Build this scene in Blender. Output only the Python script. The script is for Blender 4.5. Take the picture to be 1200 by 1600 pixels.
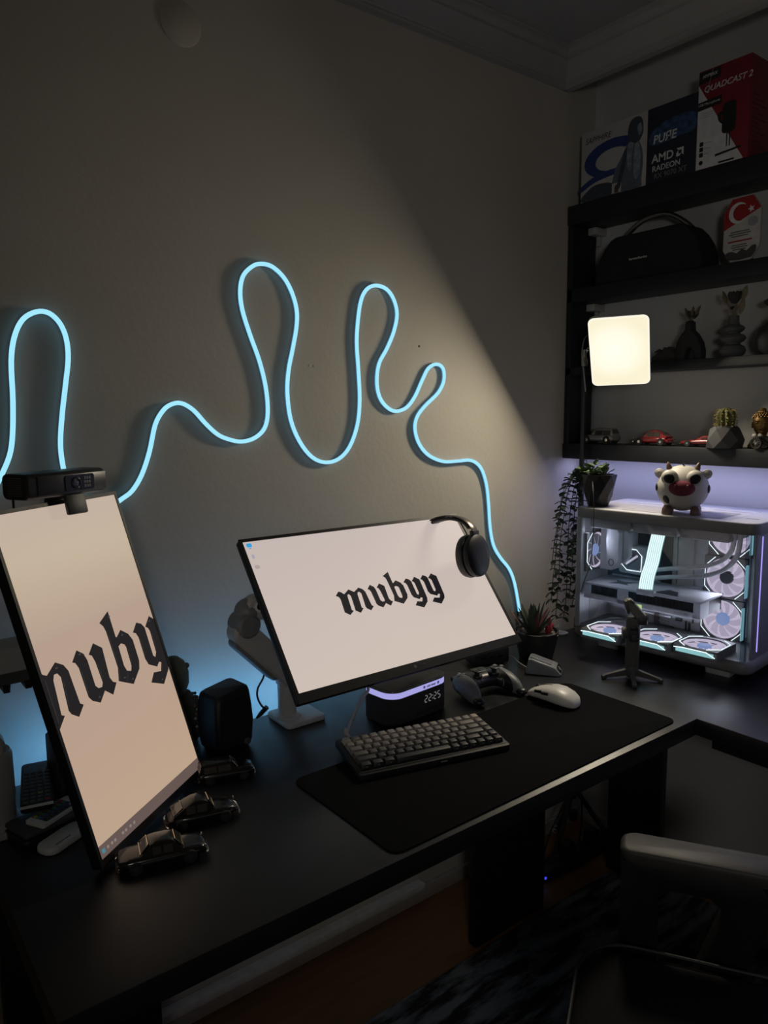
import bpy, bmesh, math, random
from mathutils import Matrix, Vector, Euler
for o in list(bpy.data.objects): bpy.data.objects.remove(o)
sc = bpy.context.scene
COL = sc.collection
random.seed(7)
PI = math.pi
def R(d): return math.radians(d)

# ------------------------------------------------------------------ camera, world, exposure
FPX, YAW, PITCH, ROLL = 1157.31, R(37.542), R(7.523), R(-0.540)
CAM = Vector((0, 0, 1.417))
_f = Vector((math.sin(YAW)*math.cos(PITCH), math.cos(YAW)*math.cos(PITCH), -math.sin(PITCH)))
_r = Vector((math.cos(YAW), -math.sin(YAW), 0)); _u = _r.cross(_f)
RT = math.cos(ROLL)*_r + math.sin(ROLL)*_u
UP = -math.sin(ROLL)*_r + math.cos(ROLL)*_u
FW = _f
cd = bpy.data.cameras.new('camera'); cam = bpy.data.objects.new('camera', cd); COL.objects.link(cam)
cd.sensor_fit = 'HORIZONTAL'; cd.sensor_width = 36.0; cd.lens = FPX/1200*36.0; cd.clip_start = .02
mw = Matrix((RT, UP, -FW)).transposed().to_4x4(); mw.translation = CAM
cam.matrix_world = mw
sc.camera = cam
w = bpy.data.worlds.new('night'); sc.world = w; w.use_nodes = True
w.node_tree.nodes['Background'].inputs[0].default_value = (.5, .55, .7, 1)
w.node_tree.nodes['Background'].inputs[1].default_value = .002
sc.view_settings.view_transform = 'Standard'; sc.view_settings.look = 'None'
sc.view_settings.exposure = 0.0; sc.view_settings.gamma = 1.0
sc.view_settings.use_curve_mapping = False
LAMP_W = 5.0        # watts of the key light panel
DESK_LED = 24.0      # radiance of the blue strip behind the desk
SHELF_LED = 21.0    # radiance of the violet-white strip under the shelf
FAN_W = .13          # watts of each fan's own light in the computer
FILL_LAMP_W = 19.0   # watts of the fill lamp added out of view

# ------------------------------------------------------------------ measuring helpers: sight lines of the survey photo met with real planes
def ray(x, y): return FW + RT*((x-600)/FPX) - UP*((y-800)/FPX)
def PX(x, y, v): d = ray(x, y); return CAM + d*((v-CAM.x)/d.x)
def PY(x, y, v): d = ray(x, y); return CAM + d*((v-CAM.y)/d.y)
def PZ(x, y, v): d = ray(x, y); return CAM + d*((v-CAM.z)/d.z)
def PP(x, y, o, n):
    d = ray(x, y); return CAM + d*((o-CAM).dot(n)/d.dot(n))

# ------------------------------------------------------------------ materials
MATS = {}
def _nt(name):
    m = bpy.data.materials.new(name); m.use_nodes = True
    return m, m.node_tree, m.node_tree.nodes['Principled BSDF']
def mat(name, col, rough=.5, metal=0., var=.10, scale=40., bump=0., bscale=None, spec=.5, coat=0.):
    if name in MATS: return MATS[name]
    m, t, b = _nt(name)
    tc = t.nodes.new('ShaderNodeTexCoord'); nz = t.nodes.new('ShaderNodeTexNoise')
    nz.inputs['Scale'].default_value = scale; nz.inputs['Detail'].default_value = 3
    t.links.new(tc.outputs['Object'], nz.inputs['Vector'])
    rp = t.nodes.new('ShaderNodeValToRGB')
    c = Vector(col[:3])
    rp.color_ramp.elements[0].position = .3; rp.color_ramp.elements[1].position = .7
    rp.color_ramp.elements[0].color = (*[max(0, v*(1-var)) for v in c], 1)
    rp.color_ramp.elements[1].color = (*[min(1, v*(1+var)) for v in c], 1)
    t.links.new(nz.outputs['Fac'], rp.inputs['Fac']); t.links.new(rp.outputs['Color'], b.inputs['Base Color'])
    mr = t.nodes.new('ShaderNodeMapRange'); mr.inputs['To Min'].default_value = max(.02, rough-.06); mr.inputs['To Max'].default_value = min(1, rough+.06)
    t.links.new(nz.outputs['Fac'], mr.inputs['Value']); t.links.new(mr.outputs['Result'], b.inputs['Roughness'])
    b.inputs['Metallic'].default_value = metal
    b.inputs['Specular IOR Level'].default_value = spec
    b.inputs['Coat Weight'].default_value = coat
    if bump:
        n2 = t.nodes.new('ShaderNodeTexNoise'); n2.inputs['Scale'].default_value = bscale or scale*4; n2.inputs['Detail'].default_value = 2
        t.links.new(tc.outputs['Object'], n2.inputs['Vector'])
        bp = t.nodes.new('ShaderNodeBump'); bp.inputs['Strength'].default_value = bump; bp.inputs['Distance'].default_value = .002
        t.links.new(n2.outputs['Fac'], bp.inputs['Height']); t.links.new(bp.outputs['Normal'], b.inputs['Normal'])
    MATS[name] = m; return m
def emat(name, col, strength=1., base=(.004, .004, .004), rough=.7):
    if name in MATS: return MATS[name]
    m, t, b = _nt(name)
    b.inputs['Base Color'].default_value = (*base, 1); b.inputs['Roughness'].default_value = rough; b.inputs['Specular IOR Level'].default_value = .15
    b.inputs['Emission Color'].default_value = (*col, 1); b.inputs['Emission Strength'].default_value = strength
    tc = t.nodes.new('ShaderNodeTexCoord'); nz = t.nodes.new('ShaderNodeTexNoise'); nz.inputs['Scale'].default_value = 9
    t.links.new(tc.outputs['Object'], nz.inputs['Vector'])
    mr = t.nodes.new('ShaderNodeMapRange'); mr.inputs['To Min'].default_value = strength*.94; mr.inputs['To Max'].default_value = strength*1.06
    t.links.new(nz.outputs['Fac'], mr.inputs['Value']); t.links.new(mr.outputs['Result'], b.inputs['Emission Strength'])
    MATS[name] = m; return m
def glassmat(name, tint=(.9, .95, 1), refl=.06):
    if name in MATS: return MATS[name]
    m = bpy.data.materials.new(name); m.use_nodes = True; t = m.node_tree
    t.nodes.remove(t.nodes['Principled BSDF']); out = t.nodes['Material Output']
    tr = t.nodes.new('ShaderNodeBsdfTransparent'); tr.inputs[0].default_value = (*tint, 1)
    gl = t.nodes.new('ShaderNodeBsdfGlossy'); gl.inputs['Roughness'].default_value = .03
    fr = t.nodes.new('ShaderNodeFresnel'); fr.inputs['IOR'].default_value = 1.35
    mx = t.nodes.new('ShaderNodeMixShader'); t.links.new(fr.outputs[0], mx.inputs[0])
    t.links.new(tr.outputs[0], mx.inputs[1]); t.links.new(gl.outputs[0], mx.inputs[2]); t.links.new(mx.outputs[0], out.inputs[0])
    MATS[name] = m; return m

# ------------------------------------------------------------------ mesh builder
def mx_of(loc=(0, 0, 0), rot=None):
    if rot is None: r = Matrix.Identity(4)
    elif isinstance(rot, Matrix): r = rot.to_4x4()
    else: r = Euler([R(a) for a in rot], 'XYZ').to_matrix().to_4x4()
    return Matrix.Translation(Vector(loc)) @ r
def frame(z, x=(1, 0, 0)):
    z = Vector(z).normalized(); x = Vector(x); y = z.cross(x)
    if y.length < 1e-5: y = z.cross(Vector((0, 1, 0)))
    y.normalize(); x = y.cross(z)
    return Matrix((x, y, z)).transposed()
def catmull(pts, n=6, closed=False):
    P = [Vector(p) for p in pts]; out = []; N = len(P)
    for i in range(N if closed else N-1):
        if closed: a, b, c, d = P[i-1], P[i], P[(i+1) % N], P[(i+2) % N]
        else: a, b, c, d = P[max(i-1, 0)], P[i], P[i+1], P[min(i+2, N-1)]
        for k in range(n):
            t = k/n
            out.append(.5*((2*b)+(c-a)*t+(2*a-5*b+4*c-d)*t*t+(3*b-a-3*c+d)*t**3))
    if not closed: out.append(P[-1])
    return out
def rrect(w, h, r, n=5, cx=0, cy=0):
    o = []
    for sx, sy, a0 in ((1, 1, 0), (-1, 1, 90), (-1, -1, 180), (1, -1, 270)):
        for k in range(n+1):
            a = R(a0+90*k/n); o.append((cx+sx*(w/2-r)+r*math.cos(a), cy+sy*(h/2-r)+r*math.sin(a)))
    return o
class M:
    def __init__(s): s.bm = bmesh.new()
    def _put(s, tb, mx):
        if mx is not None: bmesh.ops.transform(tb, matrix=mx, verts=tb.verts)
        me = bpy.data.meshes.new('tmp'); tb.to_mesh(me); tb.free(); s.bm.from_mesh(me); bpy.data.meshes.remove(me); return s
    def box(s, size, loc=(0, 0, 0), rot=None, bev=0., seg=2, taper=None):
        b = bmesh.new(); bmesh.ops.create_cube(b, size=1)
        for v in b.verts:
            v.co = Vector((v.co.x*size[0], v.co.y*size[1], v.co.z*size[2]))
            if taper and v.co.z > 0: v.co.x *= taper[0]; v.co.y *= taper[1]
        if bev: bmesh.ops.bevel(b, geom=b.edges[:], offset=min(bev, min(size)*.49), segments=seg, profile=.5, affect='EDGES')
        return s._put(b, mx_of(loc, rot))
    def b2(s, lo, hi, bev=0., seg=2):
        return s.box([hi[i]-lo[i] for i in range(3)], [(hi[i]+lo[i])/2 for i in range(3)], None, bev, seg)
    def lathe(s, prof, seg=24, loc=(0, 0, 0), rot=None, arc=2*PI, sx=1., sy=1.):
        b = bmesh.new(); rings = []
        for r, z in prof:
            if r < 1e-6: rings.append([b.verts.new((0, 0, z))])
            else: rings.append([b.verts.new((r*math.cos(arc*k/seg)*sx, r*math.sin(arc*k/seg)*sy, z)) for k in range(seg)])
        for A, B in zip(rings, rings[1:]):
            for k in range(seg):
                j = (k+1) % seg
                if len(A) == 1 and len(B) == 1: continue
                if len(A) == 1: b.faces.new((A[0], B[k], B[j]))
                elif len(B) == 1: b.faces.new((A[k], A[j], B[0]))
                else: b.faces.new((A[k], A[j], B[j], B[k]))
        for rg, fl in ((rings[0], True), (rings[-1], False)):
            if len(rg) > 2 and tuple(prof[0]) != tuple(prof[-1]):
                try: b.faces.new(rg[::-1] if fl else rg)
                except ValueError: pass
        bmesh.ops.recalc_face_normals(b, faces=b.faces)
        return s._put(b, mx_of(loc, rot))
    def cyl(s, r, h, loc=(0, 0, 0), rot=None, seg=20, bev=0., r2=None):
        r2 = r if r2 is None else r2
        if bev: p = [(0, -h/2), (r-bev, -h/2), (r, -h/2+bev), (r2, h/2-bev), (r2-bev, h/2), (0, h/2)]
        else: p = [(r, -h/2), (r2, h/2)]
        return s.lathe(p, seg, loc, rot)
    def rod(s, a, c, r, seg=10, r2=None):
        a, c = Vector(a), Vector(c); d = c-a
        return s.cyl(r, d.length, (a+c)/2, frame(d), seg, 0, r2)
    def ell(s, size, loc=(0, 0, 0), rot=None, u=20, v=12):
        b = bmesh.new(); bmesh.ops.create_uvsphere(b, u_segments=u, v_segments=v, radius=1)
        for q in b.verts: q.co = Vector((q.co.x*size[0], q.co.y*size[1], q.co.z*size[2]))
        return s._put(b, mx_of(loc, rot))
    def tube(s, pts, r, seg=8, closed=False):
        P = [Vector(p) for p in pts]; n = len(P); b = bmesh.new(); rings = []
        nrm = None
        for i, p in enumerate(P):
            t = (P[(i+1) % n]-P[i-1]) if closed else (P[min(i+1, n-1)]-P[max(i-1, 0)])
            if t.length < 1e-9: t = Vector((0, 0, 1))
            t.normalize()
            if nrm is None:
                nrm = t.orthogonal().normalized()
            nrm = (nrm-t*nrm.dot(t)).normalized(); bn = t.cross(nrm)
            rr = r(i/(n-1)) if callable(r) else (r[i] if isinstance(r, (list, tuple)) else r)
            rings.append([b.verts.new(p+nrm*(rr*math.cos(2*PI*k/seg))+bn*(rr*math.sin(2*PI*k/seg))) for k in range(seg)])
        s._skin(b, rings, closed)
        return s._put(b, None)
    def _skin(s, b, rings, closed=False):
        m = len(rings[0]); n = len(rings)
        for i in range(n if closed else n-1):
            A, B = rings[i], rings[(i+1) % n]
            for k in range(m):
                j = (k+1) % m; b.faces.new((A[k], A[j], B[j], B[k]))
        if not closed:
            b.faces.new(rings[0][::-1]); b.faces.new(rings[-1])
        bmesh.ops.recalc_face_normals(b, faces=b.faces)
    def loft(s, rings, mx=None):
        b = bmesh.new(); rr = [[b.verts.new(p) for p in rg] for rg in rings]
        s._skin(b, rr); return s._put(b, mx)
    def sweep(s, prof, path, out, closed=False):
        """prof: (a,b) points; a along path-normal in the wall plane, b along 'out'"""
        P = [Vector(p) for p in path]; n = len(P); O = Vector(out).normalized(); rings = []
        for i, p in enumerate(P):
            t = (P[min(i+1, n-1)]-P[max(i-1, 0)]).normalized(); sd = O.cross(t).normalized()
            rings.append([p+sd*a+O*c for a, c in prof])
        return s.loft(rings)
    def prism(s, poly, z0, z1, mx=None, bev=0., seg=2):
        b = bmesh.new(); A = [b.verts.new((x, y, z0)) for x, y in poly]; B = [b.verts.new((x, y, z1)) for x, y in poly]
        n = len(poly); fa = b.faces.new(A[::-1]); fb = b.faces.new(B)
        for k in range(n): b.faces.new((A[k], A[(k+1) % n], B[(k+1) % n], B[k]))
        bmesh.ops.recalc_face_normals(b, faces=b.faces)
        if bev:
            ed = [e for e in b.edges if abs(e.verts[0].co.z-e.verts[1].co.z) < 1e-7]
            bmesh.ops.bevel(b, geom=ed, offset=bev, segments=seg, profile=.5, affect='EDGES')
        return s._put(b, mx)
    def poly(s, pts, mx=None):
        b = bmesh.new(); b.faces.new([b.verts.new(p if len(p) == 3 else (p[0], p[1], 0)) for p in pts]); return s._put(b, mx)
    def text(s, body, size, mx, depth=.0002, bold=0., shear=0., align='CENTER', sx=1.):
        cu = bpy.data.curves.new('t', 'FONT'); cu.body = body; cu.size = size; cu.extrude = depth; cu.offset = bold; cu.shear = shear
        cu.align_x = align; cu.align_y = 'CENTER'; cu.resolution_u = 3
        o = bpy.data.objects.new('t', cu); COL.objects.link(o)
        dg = bpy.context.evaluated_depsgraph_get(); me = bpy.data.meshes.new_from_object(o.evaluated_get(dg))
        b = bmesh.new(); b.from_mesh(me); bpy.data.objects.remove(o); bpy.data.curves.remove(cu); bpy.data.meshes.remove(me)
        for v in b.verts: v.co.x *= sx
        return s._put(b, mx)
    def obj(s, name, material, parent=None, angle=35, loc=None, rot=None):
        me = bpy.data.meshes.new(name); s.bm.to_mesh(me); s.bm.free()
        me.shade_smooth(); me.set_sharp_from_angle(angle=R(angle))
        me.materials.append(material)
        o = bpy.data.objects.new(name, me); COL.objects.link(o)
        if parent is not None: o.parent = parent
        if loc is not None: o.location = loc
        if rot is not None: o.rotation_euler = [R(a) for a in rot]
        return o
def thing(name, label, cat, loc=(0, 0, 0), rotz=0., group=None, rot=None):
    o = bpy.data.objects.new(name, None); COL.objects.link(o); o.empty_display_size = .02
    o.location = loc
    if rot is not None: o.rotation_euler = Matrix(rot).to_3x3().to_euler() if isinstance(rot, Matrix) else [R(a) for a in rot]
    else: o.rotation_euler = (0, 0, R(rotz))
    o['label'] = label; o['category'] = cat
    if group: o['group'] = group
    return o
def tag(o, label, cat, group=None):
    o['label'] = label; o['category'] = cat
    if group: o['group'] = group
    return o
def struct(o): o['kind'] = 'structure'; return o
def dup(o, parent, loc=None, rot=None, scale=None, material=None):
    c = o.copy(); COL.objects.link(c); c.parent = parent
    if loc is not None: c.location = loc
    if rot is not None: c.rotation_euler = rot
    if scale is not None: c.scale = scale
    if material is not None:
        c.data = o.data.copy(); c.data.materials.clear(); c.data.materials.append(material)
    return c

# ------------------------------------------------------------------ shared materials
black = mat('black plastic', (.012, .012, .014), .42, bump=.15, bscale=900)
blackgloss = mat('black gloss', (.006, .006, .007), .2, spec=.35)
blacklac = mat('black lacquer', (.008, .0078, .0075), .24, coat=.25)
whitep = mat('white plastic', (.72, .72, .70), .4, var=.04, bump=.05, bscale=700)
greyp = mat('grey plastic', (.30, .30, .29), .45, var=.06, bump=.1, bscale=600)
darkgrey = mat('dark grey plastic', (.06, .062, .066), .5, bump=.15, bscale=700)
chrome = mat('chrome', (.78, .76, .72), .16, 1., var=.03)
rubber = mat('tyre rubber', (.015, .015, .015), .75, bump=.3, bscale=500)
glassdark = mat('dark car window', (.05, .047, .042), .06, coat=.6)
WY, RX, ZC = 1.54, 2.035, 2.464
# ------------------------------------------------------------------ setting: room shell
paint = mat('warm grey wall paint', (.50, .47, .41), .72, var=.03, scale=6, bump=.25, bscale=90)
paintr = mat('grey white wall paint', (.52, .51, .49), .72, var=.03, scale=6, bump=.25, bscale=90)
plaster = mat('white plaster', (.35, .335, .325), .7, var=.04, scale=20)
def woodfloor():
    m, t, b = _nt('oak laminate')
    tc = t.nodes.new('ShaderNodeTexCoord'); mp = t.nodes.new('ShaderNodeMapping'); mp.inputs['Scale'].default_value = (2, 14, 1)
    nz = t.nodes.new('ShaderNodeTexNoise'); nz.inputs['Scale'].default_value = 3; nz.inputs['Detail'].default_value = 6
    t.links.new(tc.outputs['Object'], mp.inputs[0]); t.links.new(mp.outputs[0], nz.inputs['Vector'])
    rp = t.nodes.new('ShaderNodeValToRGB'); rp.color_ramp.elements[0].color = (.15, .068, .022, 1); rp.color_ramp.elements[1].color = (.28, .135, .048, 1)
    t.links.new(nz.outputs['Fac'], rp.inputs['Fac']); t.links.new(rp.outputs[0], b.inputs['Base Color']); b.inputs['Roughness'].default_value = .38
    return m
oak = woodfloor()
X0, Y0 = -1.5, -2.1
struct(M().b2((X0-.1, WY, 0), (RX+.1, WY+.1, 2.6)).obj('wall_back', paint))
struct(M().b2((RX, Y0-.1, 0), (RX+.1, WY, 2.6)).obj('wall_right', paintr))
struct(M().b2((X0-.1, Y0-.1, 0), (X0, WY, 2.6)).obj('wall_left', paint))
struct(M().b2((X0, Y0-.1, 0), (RX, Y0, 2.6)).obj('wall_front', paint))
struct(M().b2((X0-.1, Y0-.1, -.08), (RX+.1, WY+.1, 0)).obj('floor', oak))
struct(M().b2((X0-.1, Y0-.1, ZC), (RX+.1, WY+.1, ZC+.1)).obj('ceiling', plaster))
cz = [(0, 0), (.007, 0), (.007, .010), (.012, .012), (.012, .017), (.016, .019), (.020, .028), (.028, .042), (.040, .054), (.046, .059), (.046, .066),
      (.050, .068), (.058, .073), (.062, .080), (.062, .086), (.068, .088), (.068, .096), (0, .096)]
zb = ZC-.092
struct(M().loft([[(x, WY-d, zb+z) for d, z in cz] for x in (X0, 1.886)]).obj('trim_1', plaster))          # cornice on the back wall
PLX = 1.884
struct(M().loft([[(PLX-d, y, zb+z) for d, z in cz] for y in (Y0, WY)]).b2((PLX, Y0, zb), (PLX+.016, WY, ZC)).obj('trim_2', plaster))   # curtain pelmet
bbm = mat('cream skirting', (.42, .38, .33), .5)
struct(M().b2((X0, WY-.014, 0), (RX, WY, .045), .003).obj('baseboard_back', bbm))
struct(M().b2((RX-.014, Y0, 0), (RX, WY-.014, .045), .003).obj('baseboard_right', bbm))
ch = M().b2((-.6, WY-.03, .047), (1.30, WY-.001, .068), .003).obj('cable_channel', mat('white trunking', (.75, .74, .72), .4))
tag(ch, 'white plastic cable channel running along the wall above the skirting', 'cable channel')
oc = PY(282, 37, WY)
t = thing('wall_cover_plate', 'round painted blank cover plate high on the wall', 'cover plate', oc)
M().lathe([(0, .0045), (.041, .004), (.044, .002), (.044, -.001)], 36, rot=(90, 0, 0)).obj('disc', paint, t)
for px, py, lab in ((655, 541, 'small brown screw hole in the wall right of the light loops'), (484, 571, 'small filled nail hole in the wall, left one of a pair'), (491, 572, 'small filled nail hole in the wall, right one of a pair')):
    p = PY(px, py, WY)
    tag(M().lathe([(0, .001), (.003, .001), (.0036, 0), (.0036, -.001)], 12, loc=p, rot=(90, 0, 0)).obj('nail_hole', mat('old filler', (.16, .12, .07), .8) if px > 600 else paintr), lab, 'nail hole')

# ------------------------------------------------------------------ desk
deskm = mat('matt black laminate', (.013, .0135, .016), .36, var=.10, scale=25, bump=.08, bscale=1200, spec=.5)
ledge = mat('black desk edge', (.012, .012, .013), .4)
desk = thing('corner_desk', 'large black L-shaped corner desk carrying both monitors', 'desk', (0, 0, 0))
poly = [(.159, .812), (1.482, .812), (1.482, -.9), (RX-.005, -.9), (RX-.005, 1.425), (.159, 1.425)]
M().prism(poly, .712, .75, bev=.002).obj('tabletop', deskm, desk)
M().b2((.22, .86, .672), (1.44, .885, .7115)).b2((1.53, -.85, .672), (1.555, .80, .7115)).obj('apron_rail', ledge, desk)
for lo, hi in (((.175, 1.29, 0), (.44, 1.32, .712)), ((1.287, 1.29, 0), (1.56, 1.32, .712)), ((1.846, 1.11, .0102), (1.876, 1.285, .712)), ((1.846, -.8, 0), (1.876, -.64, .712))):
    M().b2(lo, hi, .002).obj('leg', ledge, desk)
M().b2((.26, 1.4255, .732), (1.16, 1.4295, .744)).obj('led_strip', emat('blue led strip', (.17, .52, 1.0), DESK_LED), desk)
M().b2((.25, 1.4252, .7245), (1.17, 1.4480, .7275)).obj('led_light_stop', black, desk)  # unseen ledge added to stop the strip's light falling below the desk
for x in (.2, .75, 1.15): M().b2((x-.02, 1.40, .69), (x+.02, 1.43, .7115)).obj('cable_clip', black, desk)
pad = M().prism(rrect(.79, .30, .022, 6), 0, .003, bev=.0008).obj('mousepad', mat('black cloth', (.0035, .0037, .0042), .9, bump=.5, bscale=1500, spec=.08), loc=(1.04, .977, .7502), rot=(0, 0, .5))
tag(pad, 'wide black cloth desk pad under the keyboard and mouse', 'mousepad')

# ------------------------------------------------------------------ the blackletter wordmark, outlines in the plane of the screen
_A = {'m': [(155, 298), (133, 335), (160, 345), (175, 365), (210, 475), (258, 497), (287, 462), (270, 455), (235, 345), (232, 325), (245, 320), (262, 335), (303, 460), (348, 478), (370, 440), (355, 435), (318, 320), (320, 302), (335, 300), (352, 315), (388, 428), (402, 442), (436, 457), (457, 422), (440, 415), (385, 300), (362, 278), (325, 264), (290, 300), (277, 296), (240, 280), (205, 320), (198, 318), (180, 305)],
      'y2': [(870, 158), (853, 192), (868, 196), (885, 215), (918, 295), (940, 318), (998, 332), (1006, 316), (1021, 318), (1018, 350), (972, 348), (958, 382), (1035, 400), (1060, 350), (1058, 325), (990, 165), (942, 143), (920, 182), (935, 186), (950, 200), (984, 280), (981, 296), (966, 290), (915, 180), (898, 165)],
      'y1': [(728, 187), (710, 220), (726, 224), (742, 242), (778, 322), (798, 346), (848, 362), (858, 346), (873, 350), (871, 382), (828, 380), (814, 414), (888, 432), (915, 382), (912, 350), (845, 194), (800, 172), (780, 208), (795, 214), (806, 226), (842, 308), (838, 326), (824, 318), (775, 210), (755, 194)]}
_B = {'u': [(378, 415), (347, 505), (370, 510), (396, 545), (470, 765), (500, 793), (560, 806), (592, 715), (655, 746), (678, 655), (652, 650), (627, 618), (570, 395), (502, 362), (471, 447), (494, 454), (520, 500), (576, 655), (573, 688), (545, 698), (520, 680), (460, 490), (430, 440)],
      'b1': [(612, 122), (551, 210), (580, 235), (600, 272), (690, 545), (697, 645), (752, 656), (757, 566), (735, 530), (693, 385), (712, 362), (680, 318), (672, 315)],
      'b2': [(752, 656), (808, 666), (850, 550), (848, 490), (800, 335), (765, 290), (708, 262), (680, 318), (712, 362), (740, 370), (752, 390), (792, 530), (790, 568), (757, 566)]}
MO = Vector((.6858, 1.1621, CAM.z-.5212)); MU = Vector((0, .6296, .7769)); MN = Vector((0, -.7769, .6296)); MXV = Vector((1, 0, 0))
VO = Vector((.2838, 1.0586, CAM.z-.6458)); VX = Vector((.7889, .6146, 0)); VU = Vector((-.1741, .2235, .959)).normalized(); VN = VX.cross(VU).normalized()
def onmain(px, py): d = PP(px, py, MO, MN)-MO; return Vector((d.dot(MXV), d.dot(MU)))
def onvert(px, py): d = PP(px, py, VO, VN)-VO; return Vector((d.dot(VX), d.dot(VU)))
WORD = {k: [onmain(500+x/5.4545, 870+y/5.4545) for x, y in v] for k, v in _A.items()}
vb = {k: [onvert(40+x/4.8, 930+y/4.8) for x, y in v] for k, v in _B.items()}
p0, p1 = onvert(40+612/4.8, 930+122/4.8), onvert(40+560/4.8, 930+806/4.8)
q0, q1 = onmain(500+575/5.4545, 870+130/5.4545), onmain(500+543/5.4545, 870+433/5.4545)
zk = complex(*(q1-q0))/complex(*(p1-p0)); zk = complex(abs(zk), zk.imag*.0)     # the same picture, only scaled
def v2m(p): z = complex(*q0)+zk*(complex(*p)-complex(*p0)); return Vector((z.real, z.imag))
def m2v(p): z = complex(*p0)+(complex(*p)-complex(*q0))/zk; return Vector((z.real, z.imag))
for k, v in vb.items(): WORD[k] = [v2m(p) for p in v]
def clipx(poly, x, keep):
    out = []
    for a, b in zip(poly, poly[1:]+poly[:1]):
        ia, ib = keep*(a[0]-x) >= 0, keep*(b[0]-x) >= 0
        if ia: out.append(a)
        if ia != ib: t_ = (x-a[0])/(b[0]-a[0]); out.append(Vector((x, a[1]+t_*(b[1]-a[1]))))
    return out
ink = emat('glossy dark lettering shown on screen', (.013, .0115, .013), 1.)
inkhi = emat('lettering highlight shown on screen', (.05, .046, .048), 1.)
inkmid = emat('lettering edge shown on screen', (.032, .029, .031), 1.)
def wordmark(parent, tf, w, sc_):
    m = M(); hi = M(); md = M()
    for k, pl in WORD.items():
        pl = clipx(clipx([tf(p) for p in pl], .0005, 1), w-.0005, -1)
        if len(pl) < 3: continue
        m.prism([(p[0], p[1]) for p in pl], .0006, .0010)
        cx = sum(p[0] for p in pl)/len(pl); cy = sum(p[1] for p in pl)/len(pl)
        srt = sorted(range(len(pl)), key=lambda i: -pl[i][1])
        # a raised rib following the upper-left edges and small lights at the lower terminals
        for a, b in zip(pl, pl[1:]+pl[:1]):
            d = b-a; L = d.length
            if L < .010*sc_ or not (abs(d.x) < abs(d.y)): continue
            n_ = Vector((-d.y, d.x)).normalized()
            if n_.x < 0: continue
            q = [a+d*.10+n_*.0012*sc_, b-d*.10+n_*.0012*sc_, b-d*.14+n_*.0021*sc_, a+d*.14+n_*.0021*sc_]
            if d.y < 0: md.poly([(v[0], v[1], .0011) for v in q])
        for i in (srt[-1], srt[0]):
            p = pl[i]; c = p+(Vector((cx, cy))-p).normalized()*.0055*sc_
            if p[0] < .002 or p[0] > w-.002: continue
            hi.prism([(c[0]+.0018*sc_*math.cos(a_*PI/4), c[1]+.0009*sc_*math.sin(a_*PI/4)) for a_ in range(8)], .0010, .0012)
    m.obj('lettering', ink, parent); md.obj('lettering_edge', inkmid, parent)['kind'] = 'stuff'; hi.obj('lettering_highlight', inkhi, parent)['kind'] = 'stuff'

# ------------------------------------------------------------------ monitors
def screen_mat(name, base, stops):
    m = bpy.data.materials.new(name); m.use_nodes = True; t = m.node_tree; b = t.nodes['Principled BSDF']
    b.inputs['Base Color'].default_value = (.012, .012, .012, 1); b.inputs['Roughness'].default_value = .5; b.inputs['Specular IOR Level'].default_value = .2
    tc = t.nodes.new('ShaderNodeTexCoord'); sp = t.nodes.new('ShaderNodeSeparateXYZ'); t.links.new(tc.outputs['Generated'], sp.inputs[0])
    rp = t.nodes.new('ShaderNodeValToRGB'); rp.color_ramp.elements.remove(rp.color_ramp.elements[1])
    for i, (p, c) in enumerate(stops):
        e = rp.color_ramp.elements[0] if i == 0 else rp.color_ramp.elements.new(p)
        e.position = p; e.color = (*c, 1)
    t.links.new(sp.outputs['Y'], rp.inputs['Fac']); t.links.new(rp.outputs[0], b.inputs['Emission Color']); b.inputs['Emission Strength'].default_value = base
    return m
bezel = mat('monitor bezel', (.008, .008, .009), .45, spec=.3)
def monitor(name, label, o, X, U, N, w, h, bb, sb, smat):
    rot = Matrix((X, U, N)).transposed()
    t = thing(name, label, 'monitor', o, rot=rot.to_4x4())
    M().prism(rrect(w+2*sb, h+sb+bb, .004, 3, w/2, (h+sb-bb)/2), -.016, -.0015, bev=.002).obj('back_shell', bezel, t)
    M().prism(rrect(w*.62, h*.55, .02, 4, w/2, h/2), -.034, -.016, bev=.006).obj('rear_bulge', bezel, t)
    M().b2((-sb, -bb, -.0015), (0, h+sb, .002)).b2((w, -bb, -.0015), (w+sb, h+sb, .002)).b2((0, h, -.0015), (w, h+sb, .002)).b2((0, -bb, -.0015), (w, 0, .002)).obj('bezel_frame', bezel, t)
    M().b2((0, 0, -.0014), (w, h, .0004)).obj('screen', smat, t)
    return t
sm1 = screen_mat('main screen picture', 1.0, [(0, (.60, .51, .45)), (.5, (.575, .485, .44)), (1, (.54, .46, .43))])
main = monitor('widescreen_monitor', 'wide black monitor tilted back, its white screen showing full dark lettering', MO, MXV, MU, MN, .597, .336, .020, .007, sm1)
wordmark(main, lambda p: p, .597, 1.0)
blue = emat('icon blue', (.03, .33, .68), 1.); icg = emat('icon grey', (.36, .36, .42), 1.); icp = emat('icon rose grey', (.42, .34, .32), 1.)
p = onmain(389, 852.5); M().prism(rrect(.012, .009, .003, 3, p[0], p[1]), .0005, .0009).b2((p[0]-.003, p[1]-.008, .0005), (p[0]+.003, p[1]-.0062, .0009)).obj('desktop_icon', blue, main)['label'] = 'blue computer icon'
p = onmain(395.5, 870); M().prism(rrect(.006, .009, .001, 2, p[0], p[1]), .0005, .0009).obj('desktop_icon', icg, main)['label'] = 'small grey icon'
p = onmain(402, 886); M().prism(rrect(.011, .009, .004, 3, p[0], p[1]), .0005, .0007).obj('desktop_icon', icp, main)['label'] = 'faint round icon'
p = onmain(655, 1040); lg = mat('dim grey logo print', (.10, .10, .10), .4)
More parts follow.
